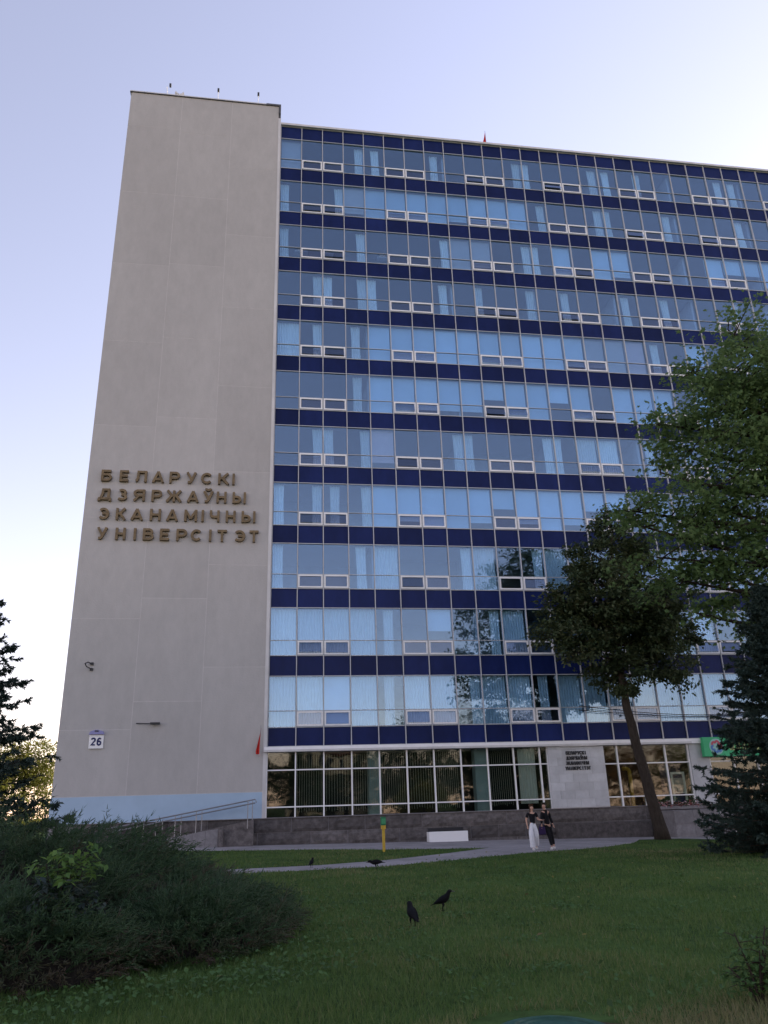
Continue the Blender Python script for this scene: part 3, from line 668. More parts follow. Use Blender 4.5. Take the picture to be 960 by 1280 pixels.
def deciduous(name, label, base, path, lobes, nclump, per, spread, size, tmpl, lm, seed, r0, group=None, twig=True, share=None, cat='tree'):
    g = np.random.default_rng(seed); rr = random.Random(seed)
    t = tag(empty(name, base), label, cat, group)
    B = Vector(base)
    # trunk
    P = [Vector(p) - B for p in path]; n = len(P)
    sm = []
    for i in range(n - 1):
        for u in range(4):
            a = u / 4; p = P[i].lerp(P[i + 1], a); sm.append(p + Vector((rr.uniform(-.03, .03), rr.uniform(-.03, .03), 0)))
    sm.append(P[-1]); m = len(sm)
    rad = [r0 * (1.35 if i == 0 else 1.08 if i == 1 else 1) * (1 - .8 * (i / (m - 1)) ** 1.3) for i in range(m)]
    b = MB(); b.tube(sm, rad, 10); b.build('trunk', M['bark'], t, True)
    lb = MB(); nodes = []
    C = []; O = []
    tot = sum(l[1][0] * l[1][1] * l[1][2] for l in lobes) 
    for (c, rd) in lobes:
        c = Vector(c) - B; rd = np.array(rd)
        s0 = min(sm[m // 3:], key=lambda p: (p - c).length + max(0, (p.z - c.z)) * 3); q = (s0 + c) / 2 + Vector((rr.uniform(-.3, .3), rr.uniform(-.3, .3), -.3))
        pts = []
        for u in range(6):
            a = u / 5; pts.append(s0 * (1 - a) ** 2 + q * 2 * a * (1 - a) + c * a * a)
        rl = r0 * .34; lb.tube(pts, [rl * (1 - .75 * u / 5) for u in range(6)], 6); nodes += pts[2:]
        k = max(6, int(nclump * rd.prod() / tot))
        d = unit(g.normal(size=(k, 3))); rr_ = g.random(k) ** .45
        pos = np.array(c) + d * rr_[:, None] * rd * (1 + .18 * g.normal(size=(k, 1)))
        C.append(pos); O.append(d)
    C = np.concatenate(C); O = np.concatenate(O)
    if twig:
        nd = np.array([tuple(p) for p in nodes])
        for p in C[:: 2]:
            a = Vector(nd[np.argmin(((nd - p) ** 2).sum(1))]); p = Vector(p); mid = (a + p) / 2 + Vector((rr.uniform(-.2, .2), rr.uniform(-.2, .2), -.1))
            lb.tube([a, mid, p], [.035, .022, .01], 4, False)
    lb.build('limbs', M['bark'], t, True)
    cnt = g.integers(int(per * .5), int(per * 1.5), len(C)); ci = np.repeat(np.arange(len(C)), cnt)
    sp = g.uniform(.6, 1.3, len(C))[ci] * spread
    L_ = C[ci] + g.normal(size=(len(ci), 3)) * sp[:, None] * np.array([1, 1, .6])
    V, F, rn = leaf_geo(L_, size, tmpl, .6, O[ci], g)
    tone = np.clip(g.normal(.5, .18, len(C)), 0, 1)[ci]; rn = np.clip(np.repeat(tone, len(tmpl[1])) * .6 + rn * .4, 0, 1)
    np_mesh('crown', V, F, lm, t, rn)
    return t
def needles(base, tip, count, ln, wd, g):
    """needle brush along segments base->tip (n,3)"""
    n = len(base); ax = unit(tip - base); i = np.repeat(np.arange(n), count); u = np.tile((np.arange(count) + .5) / count, n)[:, None]
    p = base[i] + (tip - base)[i] * u; r_ = unit(np.cross(ax[i], g.normal(size=(len(i), 3)))); d = unit(r_ + ax[i] * .9)
    s = unit(np.cross(d, g.normal(size=(len(i), 3)))); l = (ln * g.uniform(.7, 1.2, len(i)))[:, None] * (1.05 - .35 * u)
    V = np.stack([p - s * wd / 2, p + s * wd / 2, p + d * l], 1).reshape(-1, 3); F = np.arange(len(i) * 3).reshape(-1, 3)
    rn = np.clip(np.repeat(g.random(n), count) * .7 + g.random(len(i)) * .3, 0, 1)
    return V, F, rn
def spruce(name, label, base, hgt, rad, seed, z0=.15, dz=.36, nb=9, ln=.11, wd=.035):
    g = np.random.default_rng(seed); t = tag(empty(name, base), label, 'tree')
    MB().tube([(0, 0, -.3), (0, 0, hgt * .5), (0, 0, hgt)], [rad * .07, rad * .045, .015], 8).build('trunk', M['sprucebark'], t, True)
    lb = MB(); BS = []; TP = []; z = z0
    while z < hgt - .15:
        f_ = 1 - z / hgt; Lm = rad * min(1, f_ ** .85 * 1.12)
        for k in range(max(5, int(nb * (.5 + .6 * f_)))):
            az = g.uniform(0, 2 * np.pi); L_ = Lm * g.uniform(.72, 1.12); dirh = np.array([np.cos(az), np.sin(az), 0]); sd_ = np.array([-np.sin(az), np.cos(az), 0])
            s = np.linspace(0, 1, 7)[:, None]; droop = (-.28 * s + .22 * s ** 2.4) * L_ * (.4 + .9 * f_) + (1 - f_) * .35 * L_ * s
            pts = dirh * s * L_ + np.array([0, 0, 1.]) * droop + np.array([0, 0, z + g.uniform(-.12, .12)])
            lb.tube([tuple(p) for p in pts[::2]], [.03, .022, .014, .006], 4, False)
            BS.append(pts[3:-1]); TP.append(pts[4:] + 0)
            m = int(9 + 17 * L_ / rad); u = np.sort(g.uniform(.06, .98, m)); q = np.array([np.interp(u, s[:, 0], pts[:, c]) for c in range(3)]).T
            tl = (.16 + .42 * (1 - u) * min(1, L_ * .55))[:, None] * g.uniform(.7, 1.3, (m, 1)); sg = np.where(np.arange(m) % 2, 1, -1)[:, None]
            e = q + tl * unit(dirh * .8 + sd_ * sg * .9 + np.array([0, 0, -.12]) + g.normal(size=(m, 3)) * .2)
            BS.append(q); TP.append(e)
            m2 = m // 2 + 2; pick = g.integers(0, m, m2 * 2); w = g.uniform(.35, .9, (m2 * 2, 1)); q2 = q[pick] * (1 - w) + e[pick] * w
            e2 = q2 + unit(dirh * .7 + g.normal(size=(m2 * 2, 3)) * .6 + np.array([0, 0, -.1])) * g.uniform(.1, .24, (m2 * 2, 1)); BS.append(q2); TP.append(e2)
        z += dz * g.uniform(.75, 1.2)
    BS.append(np.array([[0, 0, hgt - .5]])); TP.append(np.array([[0, 0, hgt + .25]]))
    lb.build('branches', M['sprucebark'], t, True)
    V, F, rn = needles(np.concatenate(BS), np.concatenate(TP), 16, ln, wd, g)
    np_mesh('needles', V, F, LM['spruce'], t, rn); return t

# ------------------------------------------------------------------ trees in view
deciduous('leaning_tree', 'dark broad-crowned tree with a leaning trunk at the far edge of the lawn', (19.45, -4.35, gz(19.5) - .05),
          [(19.45, -4.35, -0.30), (19.00, -4.40, 2.61), (18.42, -4.45, 6.17), (18.37, -4.45, 9.49), (18.71, -4.45, 14.07)],
          [((18.60, -4.45, 10.98), (2.8, 2.6, 2.5)), ((16.30, -4.45, 10.75), (1.9, 2.0, 1.9)), ((20.89, -4.25, 10.30), (1.9, 2.2, 1.9)), ((19.40, -4.45, 14.18), (2.1, 2.0, 2.0)), ((19.05, -4.45, 16.14), (1.3, 1.3, 1.2)), ((17.46, -4.45, 14.65), (1.1, 1.1, .9)), ((14.93, -4.35, 10.06), (1.0, 1.2, .9)), ((15.39, -4.45, 11.89), (.9, 1.0, .8)), ((22.60, -4.45, 9.83), (1.0, 1.0, .9)),
           ((16.88, -4.35, 12.92), (1.6, 1.6, 1.4)), ((18.37, -4.55, 8.00), (2.0, 1.8, 1.2)), ((16.42, -4.75, 9.15), (1.3, 1.4, 1.0)), ((21.11, -4.55, 8.23), (1.5, 1.5, 1.0)), ((21.34, -4.45, 12.12), (1.6, 1.6, 1.5))],
          520, 80, .30, .235, SIMPLE, LM['dark'], 11, .31)
deciduous('maple_tree', 'large light green maple crown reaching over the spruce', (22.5, -15.5, gz(22)),
          [(22.5, -15.5, -.3), (22.4, -15.6, 4), (22.2, -15.8, 9), (22.0, -16, 15), (22, -16, 20)],
          [((21.8, -16, 19.2), (3.6, 3.2, 2.7)), ((19.3, -16, 17.6), (3.0, 2.8, 2.5)), ((17.4, -16.2, 15.4), (2.0, 2.2, 1.8)), ((20.2, -16.5, 14.0), (3.6, 3, 2.4)), ((16.4, -16.3, 12.0), (2.6, 2.2, 1.6)),
           ((19.4, -16, 10.6), (3.2, 2.8, 1.9)), ((16.0, -16.1, 9.7), (1.7, 1.7, 1.1)), ((23.5, -16, 16.5), (3.4, 3, 3)), ((24.5, -16, 11.5), (3.2, 3, 2.6)), ((18.6, -16.4, 8.2), (2.0, 1.9, 1.0)), ((22, -16.2, 9.0), (2.2, 2.2, 1.4)), ((14.6, -16.2, 11.9), (1.2, 1.3, .9)), ((15.2, -16.2, 10.6), (1.5, 1.4, 1.0)), ((16.0, -16.1, 16.6), (1.0, 1.2, .9)), ((20.6, -16, 21.4), (1.5, 1.4, 1.0)), ((17.2, -16.2, 10.2), (2.0, 1.8, 1.3)), ((17.6, -16.2, 13.0), (1.8, 1.8, 1.2)), ((14.3, -16.3, 12.5), (.9, 1.0, .6)), ((15.6, -16.4, 14.2), (.9, 1.0, .6)), ((16.2, -16.2, 8.4), (1.3, 1.3, .8)), ((18.2, -16, 19.3), (1.2, 1.3, .9))],
          860, 38, .40, .25, PALM, LM['maple'], 5, .42)
spruce('spruce_tree', 'dense dark spruce at the lawn edge beside the green signboard', (17.8, -18.2, gz(17.8)), 9.1, 3.65, 3, z0=.35, dz=.27, nb=15, ln=.14, wd=.045)
spruce('young_spruce', 'dark blue-green spruce partly in view beyond the juniper shrubs', (-9.25, -20.0, gz(-9.3)), 9.4, 3.8, 21, z0=.3, dz=.33, nb=12, ln=.14, wd=.045)
deciduous('sunlit_tree', 'sunlit yellow-green tree beyond the corner of the stair tower', (-24.5, 46, gz(-24)), [(-24.5, 46, -.4), (-24.4, 46, 4), (-24.5, 46, 9)],
          [((-24.5, 46, 7.0), (3.4, 3, 3.2)), ((-22.5, 45, 4.5), (2.0, 2, 3.0)), ((-27, 46, 6), (3, 3, 3.5))], 220, 60, .55, .30, SIMPLE, LM['gold'], 31, .3)
deciduous('sunlit_hedge_tree', 'low sunlit yellowish tree behind the dark spruce branches', (-30, 40, gz(-30)), [(-30, 40, -.4), (-30, 40, 3), (-30, 40, 6)],
          [((-30, 40, 5.4), (4, 3, 3.6)), ((-33.5, 40, 4.5), (3, 3, 3.6)), ((-26, 41, 3.4), (2.6, 2, 2.6)), ((-22.8, 42, 2.0), (2.0, 2, 1.8))], 240, 60, .55, .30, SIMPLE, LM['gold'], 33, .3)

# trees and a house across the lawn behind the viewpoint: the lower windows mirror all but the last three trees, added to shade the tower base
def mirror_or_shade_tree(i, x, y, hgt, w, lm, label):
    deciduous('park_tree', label, (x, y, gz(x)), [(x, y, -.4), (x, y, hgt * .35), (x + .4, y, hgt * .8)],
              [((x, y, hgt * .6), (w, w, hgt * .36)), ((x - w * .5, y, hgt * .42), (w * .6, w * .6, hgt * .24)), ((x + w * .5, y, hgt * .5), (w * .6, w * .6, hgt * .25)), ((x, y + 1, hgt * .22), (w * .7, w * .5, hgt * .16))],
              150, 44, .75, .42, SIMPLE, lm, 50 + i, .35, 'park trees mirrored in the lower windows', False)
for i, (x, y, hg_, w_, l_, lab) in enumerate([
    (-3, -88, 11, 4.2, 'mirror', 'broad green tree mirrored in the first ground-floor window bay'), (5, -84, 11, 4.0, 'mirror', 'green tree mirrored in the second ground-floor bay'),
    (10, -94, 8, 3.6, 'mirror', 'low green tree mirrored in the third ground-floor bay'), (18, -86, 12, 4.4, 'mirror', 'green tree mirrored in the fourth ground-floor bay'),
    (24, -84, 16, 5.0, 'mirror', 'tall green tree mirrored in the lowest panelled floor near its fifth bay'), (23, -75, 5.5, 2.6, 'gold', 'small golden tree mirrored in the sixth ground-floor bay'),
    (33, -88, 17.5, 5.2, 'mirror', 'tallest green tree mirrored in the lowest panelled floor'), (42, -84, 17, 5.0, 'mirror', 'tall green tree mirrored beside the marble pier'),
    (52, -90, 13, 4.8, 'gold', 'golden tree mirrored in the glazing next to the marble pier'), (60, -86, 14, 5.2, 'orange', 'orange tree mirrored in the glazing behind the leaning trunk'),
    (70, -88, 13, 5.2, 'gold', 'golden tree mirrored in the glazing nearest the green signboard'),
    (-8, -104, 11, 5.5, 'mirror', 'far green tree behind the broad one, mirrored in the first ground-floor bay'), (30, -106, 12, 6, 'mirror', 'far green tree mirrored in the seventh ground-floor bay'),
    (40, -108, 13, 6, 'mirror', 'far green tree mirrored in the eighth ground-floor bay'), (50, -106, 13, 6, 'mirror', 'far green tree mirrored in the ninth ground-floor bay'), (64, -108, 13, 6, 'orange', 'far orange tree mirrored in the glazing beyond the marble pier'),
    (-14, -60, 19, 6, 'mirror', 'unseen tree near the junipers, added to shade the tower base'), (-27, -58, 20, 6.5, 'mirror', 'unseen tree second from the junipers, added to shade the tower base'), (-41, -56, 20, 6.5, 'mirror', 'unseen tree farthest from the entrance, added to shade the tower base')]):  # these three stay unseen, added only to shade the tower base
    mirror_or_shade_tree(i, x, y, hg_, w_, LM[l_], lab)
ho = tag(empty('apartment_house', (13, -118, 0)), 'cream sunlit house mirrored in the ground-floor glass', 'building')
MB().box(-8, 8, -5, 5, -.5, 12).build('wall', M['cream'], ho)
b = MB(); b.prism([(-8.6, 12.01), (8.6, 12.01), (8, 12.6), (0, 14.5), (-8, 12.6)], -5.4, 5.4); b.build('roof', M['roofred'], ho)
wm = MB().box(-.6, .6, 0, .06, -.8, .8).mesh('window', M['dark'])
for i in range(6):
    for j in range(4): inst('window', wm, ho, (-6.6 + i * 2.6, 5.0, 1.8 + j * 2.9))

# ------------------------------------------------------------------ juniper shrubs
def juniper(label, c, rx, ry, hgt, seed, n, flat=.55, sl=.42):
    g = np.random.default_rng(seed); t = tag(empty('juniper_shrub', (c[0], c[1], gz(c[0]))), label, 'shrub', 'junipers at the lawn edge')
    a = g.uniform(0, 2 * np.pi, n); r_ = np.sqrt(g.random(n)) * 1.0
    x = np.cos(a) * r_ * rx; y = np.sin(a) * r_ * ry
    lump = .80 + .30 * np.sin(x * 2.3 + seed) * np.cos(y * 1.9 + seed * 2) + .12 * np.sin(x * 5.1 + 1) * np.sin(y * 4.3)
    hh = hgt * np.clip(1 - r_ ** 2.4, 0.02, 1) ** flat * lump
    z = hh * (.45 + .5 * g.random(n)) + .04
    outd = np.stack([np.cos(a) * (.3 + r_), np.sin(a) * (.3 + r_), .75 + .4 * (1 - r_)], 1) + g.normal(size=(n, 3)) * .33
    outd = unit(outd); L_ = sl * g.uniform(.55, 1.2, n) * np.where(g.random(n) < .16, 1.7, 1)
    base = np.stack([x, y, z], 1) - outd * (L_ * .5)[:, None]; base[:, 2] = np.maximum(base[:, 2], .03)
    # arching shoot in 3 pieces, side branchlets on each
    B = []; T = []; prev = base; d = outd
    for s in range(3):
        d = unit(d + np.array([0, 0, -.12]) + g.normal(size=(n, 3)) * .08); nx = prev + d * (L_ / 3)[:, None]; B.append(prev); T.append(nx)
        for k in range(7):
            u = g.random((n, 1)); p = prev * (1 - u) + nx * u; e = p + unit(d * 1.25 + g.normal(size=(n, 3)) * .55) * (L_ * g.uniform(.18, .42, n))[:, None] * (1.1 - .2 * s); B.append(p); T.append(e)
        prev = nx
    B = np.concatenate(B); T = np.concatenate(T); m = len(B); ax = T - B; s1 = unit(np.cross(ax, g.normal(size=(m, 3)))); s2 = unit(np.cross(ax, s1)); w = g.uniform(.005, .010, (m, 1))
    mid = B + ax * .3
    V = np.stack([mid + s1 * w, mid - s1 * w * .5 + s2 * w * .87, mid - s1 * w * .5 - s2 * w * .87, T], 1).reshape(-1, 3)
    o = (np.arange(m) * 4)[:, None, None]
    F = (np.array([(3, 1, 0), (3, 2, 1), (3, 0, 2)])[None] + o).reshape(-1, 3)
    # colour runs shoot by shoot, browner low down where the old wood is
    tone = np.clip(g.normal(.42, .2, n), 0, 1); old = np.clip((.5 - z / hgt) * 1.3, 0, .38); tone = np.clip(tone + old, 0, 1)
    rn = np.repeat(np.tile(tone, m // n), 3)
    np_mesh('foliage', V, F, LM['juniper'], t, rn)
    # bare stems
    b = MB()
    for i in range(46):
        q = g.uniform(0, 2 * np.pi); rr_ = math.sqrt(g.random()) * .8; e = (math.cos(q) * rr_ * rx, math.sin(q) * rr_ * ry, hgt * .62 * (1 - rr_ ** 2) ** flat)
        b.tube([(e[0] * .15, e[1] * .15, -.1), (e[0] * .55, e[1] * .55, e[2] * .45), e], [.045, .03, .012], 5)
    b.build('stems', M['bark'], t, True)
    # solid dark core added inside the shoots to block light
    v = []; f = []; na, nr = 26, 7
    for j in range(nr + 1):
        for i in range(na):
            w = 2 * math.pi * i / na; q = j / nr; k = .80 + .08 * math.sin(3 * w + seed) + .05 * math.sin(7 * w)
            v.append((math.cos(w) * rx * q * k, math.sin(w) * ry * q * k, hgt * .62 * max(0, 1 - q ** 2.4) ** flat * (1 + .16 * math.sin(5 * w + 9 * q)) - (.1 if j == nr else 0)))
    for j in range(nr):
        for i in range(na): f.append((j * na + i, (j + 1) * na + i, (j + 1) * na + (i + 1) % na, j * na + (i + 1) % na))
    b = MB(); b.add(v, f); b.build('light_block_core', M['shrubcore'], t, True)
    return t
M['shrubcore'] = mat('dark_juniper_core', (.022, .020, .017), 1, .05, var=.5, vscale=20, bump=1, bscale=30)  # near-black brown for the added light-blocking core
juniper('large mounded dark green juniper filling the corner of the lawn', (-4.25, -28.8), 3.65, 4.6, 1.62, 3, 6200)
juniper('low brownish juniper spreading over the lawn in front of the larger one', (-1.2, -31.0), 1.45, 2.8, .74, 8, 2800, .5, .36)
juniper('small juniper in the near corner below the pale seedling', (-3.3, -33.6), 1.9, 1.6, .95, 15, 2000, .5, .36)

# seedling with compound leaves growing out of the junipers
def compound_plant(name, label, base, stems, lm_top, lm_low, seed, cat='plant', zsplit=1.0, lsz=.12):
    g = np.random.default_rng(seed); t = tag(empty(name, base), label, cat)
    b = MB(); CT_, CL = [], []; D1, D2 = [], []
    for (dx, dy, h_, nl, ll) in stems:
        b.tube([(0, 0, -.05), (dx * .4, dy * .4, h_ * .5), (dx, dy, h_)], [.012, .010, .005], 5)
        for i in range(nl):
            u = .35 + .65 * (i + .5) / nl; p = np.array([dx * u, dy * u, h_ * u]); az = i * 2.4 + g.random(); d = np.array([math.cos(az), math.sin(az), .35]); l_ = ll * g.uniform(.7, 1.2)
            q = [p + d * l_ * s - np.array([0, 0, .35 * l_ * s * s]) for s in (0, .5, 1)]
            b.tube([tuple(e) for e in q], [.005, .004, .002], 4)
            sd_ = np.array([-math.sin(az), math.cos(az), -.12])
            for s in np.linspace(.25, 1, 6):
                c = q[0] * (1 - s) ** 2 + 2 * s * (1 - s) * q[1] + q[2] * s * s
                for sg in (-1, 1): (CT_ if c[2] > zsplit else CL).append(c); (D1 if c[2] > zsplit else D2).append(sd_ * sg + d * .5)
    b.build('stem', M['bark'], t, True)
    for nm, C_, D_, lm in (('light_leaves', CT_, D1, lm_top), ('dark_leaves', CL, D2, lm_low)):
        if not C_: continue
        C_ = np.array(C_); D_ = unit(np.array(D_) + g.normal(size=(len(C_), 3)) * .35 + np.array([0, 0, -.55])); n = len(C_); C_ = C_ + g.normal(size=(n, 3)) * .03; T_, F_ = SIMPLE; nr = g.normal(size=(n, 3)) * .3 + np.array([0, 0, 1]); nr = unit(nr - D_ * (nr * D_).sum(1, keepdims=True)); s = np.cross(nr, D_)
        sz = (lsz * g.uniform(.7, 1.25, n))[:, None, None]
        V = C_[:, None] + sz * (T_[None, :, 0:1] * D_[:, None] + T_[None, :, 1:2] * s[:, None] * .9 + T_[None, :, 2:3] * nr[:, None])
        np_mesh(nm, V.reshape(-1, 3), (F_[None] + (np.arange(n) * 4)[:, None, None]).reshape(-1, 3), lm, t, np.repeat(g.random(n), 2))
    return t
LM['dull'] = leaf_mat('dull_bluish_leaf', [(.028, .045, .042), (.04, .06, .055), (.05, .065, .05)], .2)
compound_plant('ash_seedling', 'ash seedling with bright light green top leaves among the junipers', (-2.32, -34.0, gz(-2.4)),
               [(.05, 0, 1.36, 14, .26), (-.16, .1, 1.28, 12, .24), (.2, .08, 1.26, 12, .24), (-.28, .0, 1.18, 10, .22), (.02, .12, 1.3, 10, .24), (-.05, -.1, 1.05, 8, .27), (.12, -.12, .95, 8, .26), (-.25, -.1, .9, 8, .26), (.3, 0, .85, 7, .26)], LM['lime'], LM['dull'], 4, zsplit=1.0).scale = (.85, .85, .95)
compound_plant('twiggy_plant', 'sparse twiggy plant with a few pale leaves at the lawn corner', (4.0, -36.6, gz(4)), [(-.12, .05, .55, 7, .16), (.05, -.02, .42, 7, .16), (.22, .1, .5, 7, .16), (-.25, .0, .3, 6, .14), (.3, -.1, .33, 7, .15), (.0, .1, .25, 7, .14), (.15, .0, .6, 6, .15)], LM['weed'], LM['weed'], 6, zsplit=.4, lsz=.065)

# ground cover at the junipers' feet
g = np.random.default_rng(77); P = []
for (x, y, n_, s_) in [(.75, -32.6, 260, .35), (.35, -33.8, 420, .35), (-.3, -34.6, 460, .32), (-1.1, -34.9, 420, .3), (-1.9, -35.4, 420, .35), (-2.4, -36.0, 380, .4), (.7, -30.6, 160, .35), (.55, -29.0, 120, .35), (3.2, -36.6, 120, .4), (3.7, -35.8, 90, .4)]:
    n_ = n_ // 2; q = g.normal(size=(n_, 3)) * [s_ * 1.2, s_ * .8, .03]; q += [x, y, 0]; q[:, 2] = .02 + np.abs(g.normal(size=n_)) * .06 + np.array([gz(v) for v in q[:, 0]]); P.append(q)
for _ in range(130):
    x, y = g.uniform(-.5, 10), g.uniform(-37.5, -14); n_ = int(g.integers(8, 40)); q = g.normal(size=(n_, 3)) * [.16, .16, .01] + [x, y, 0]
    q[:, 2] = .03 + g.random(n_) * .03 - .014 * (q[:, 0] - 6.1); P.append(q[~inside(q[:, 0], q[:, 1], PAVE)])
V, F, rn = leaf_geo(np.concatenate(P), .06, (SIMPLE[0] * [1, 1.4, 1], SIMPLE[1]), .9, None, g)
tag(np_mesh('ground_cover', V, F, LM['weed'], None, rn), 'low broad-leaved weeds at the junipers and scattered through the lawn', 'ground cover', kind='stuff')

# ------------------------------------------------------------------ grass
def grass(n, seed):
    g = np.random.default_rng(seed)
    d = np.exp(g.uniform(math.log(5.5), math.log(42), n)); a = R(9) + g.uniform(R(-48), R(48), n)
    x = -.26 + np.sin(a) * d; y = -43.75 + np.cos(a) * d
    keep = ~inside(x, y, PAVE) & (y < -3) & (((x - 1.98) / .62) ** 2 + ((y + 36.85) / .5) ** 2 > 1)
    patch = .5 + .5 * np.sin(x * 1.7 + np.sin(y * 1.3) * 2) * np.sin(y * 1.1 + np.cos(x * .9) * 2)
    keep &= g.random(n) < .55 + .45 * patch
    x, y, d, patch = x[keep], y[keep], d[keep], patch[keep]; m = len(x); z = -.014 * (x - 6.1)
    h_ = g.uniform(.03, .085, m) * (.8 + .5 * patch) * np.where(d < 9, 1.15, 1); w = np.clip(d * .0011, .006, .03) * g.uniform(.7, 1.3, m)
    az = g.uniform(0, 2 * np.pi, m); ln = g.uniform(.1, .8, m) * h_; dx, dy = np.cos(az), np.sin(az); az2 = g.uniform(0, 2 * np.pi, m)
    p = np.stack([x, y, z - .004], 1); s = np.stack([-dy, dx, 0 * dx], 1) * (w / 2)[:, None]
    tip = p + np.stack([np.cos(az2) * ln, np.sin(az2) * ln, h_], 1)
    V = np.stack([p - s, p + s, tip], 1).reshape(-1, 3)
    dry = np.exp(-((x - 2.2) ** 2 / 3.2 + (y + 37.3) ** 2 / .7)) + .8 * np.exp(-((x - 15.5) ** 2 / 9 + (y + 14.5) ** 2 / 3)) + .5 * np.clip(np.sin(x * .83 + 1.3 * np.sin(y * .31)) * np.sin(y * .57 + x * .21) - .35, 0, 1)
    rn = np.clip(g.normal(.40, .2, m) + (patch - .5) * .3 + .12 * np.sin(x * .6) + .55 * dry, 0, 1)
    return np_mesh('grass', V, np.arange(3 * m).reshape(-1, 3), LM['grass'], None, rn)
tag(grass(420000, 5), 'short mown green grass of the shaded lawn', 'grass', kind='stuff')
# fallen leaves
g = np.random.default_rng(9); n = 130; q = np.stack([g.uniform(-1, 14, n), g.uniform(-36, -12, n), np.zeros(n)], 1); q[:, 2] = -.014 * (q[:, 0] - 6.1) + .06
V, F, rn = leaf_geo(q, .10, SIMPLE, 1.5, None, g)
tag(np_mesh('fallen_leaves', V, F, leaf_mat('fallen_leaf', [(.20, .17, .04), (.14, .15, .05), (.16, .10, .05)], .2), None, rn), 'scattered yellowish fallen leaves on the lawn', 'leaves', kind='stuff')
# flowers of the planter
g = np.random.default_rng(12); n = 420; q = np.stack([g.uniform(21.1, 23.7, n), g.uniform(-1.08, -.72, n), 1.3 + np.abs(g.normal(size=n)) * .13], 1)
V, F, rn = leaf_geo(q, .13, SIMPLE, .3, None, g)
fl = np_mesh('blossoms', V, F, leaf_mat('blossom', [(.03, .06, .02), (.04, .07, .03), (.45, .12, .14), (.55, .5, .5)], .2), None, rn)
fb_ = bpy.data.objects['flower_box']; fl.parent = fb_; fl.location = (-22.2, .9, -1.15); fl['kind'] = 'stuff'

# manhole lid in worn soil
tag(poly_sheet('soil_patch', [(1.98 + (.56 + .08 * math.sin(5 * a) + .06 * math.sin(9 * a + 1)) * math.cos(a), -37.05 + (.42 + .06 * math.sin(4 * a + 2)) * math.sin(a)) for a in [i * math.pi / 16 for i in range(32)]], -.010, M['soil']), kind='structure')
t = tag(empty('manhole_cover', (1.98, -37.1, gz(1.98))), 'round dark green manhole cover set in worn soil at the lawn edge', 'manhole cover')
b = MB(); ns = 40
def ring(b, r0_, z0, r1_, z1):
    n = len(b.v); b.v += [(r0_ * math.cos(2 * math.pi * i / ns), r0_ * math.sin(2 * math.pi * i / ns), z0) for i in range(ns)] + [(r1_ * math.cos(2 * math.pi * i / ns), r1_ * math.sin(2 * math.pi * i / ns), z1) for i in range(ns)]
    b.f += [(n + i, n + (i + 1) % ns, n + ns + (i + 1) % ns, n + ns + i) for i in range(ns)]
for a_ in [(.37, 0, .36, .05), (.36, .05, .32, .052), (.32, .052, .315, .035), (.315, .035, .25, .05), (.25, .05, .245, .04), (.245, .04, .01, .055)]: ring(b, *a_)
b.build('lid', M['lid'], t, True)
b = MB(); ring(b, .45, -.03, .44, .03); ring(b, .44, .03, .375, .032); ring(b, .375, .032, .372, -.02); b.build('rim', M['lid'], t)

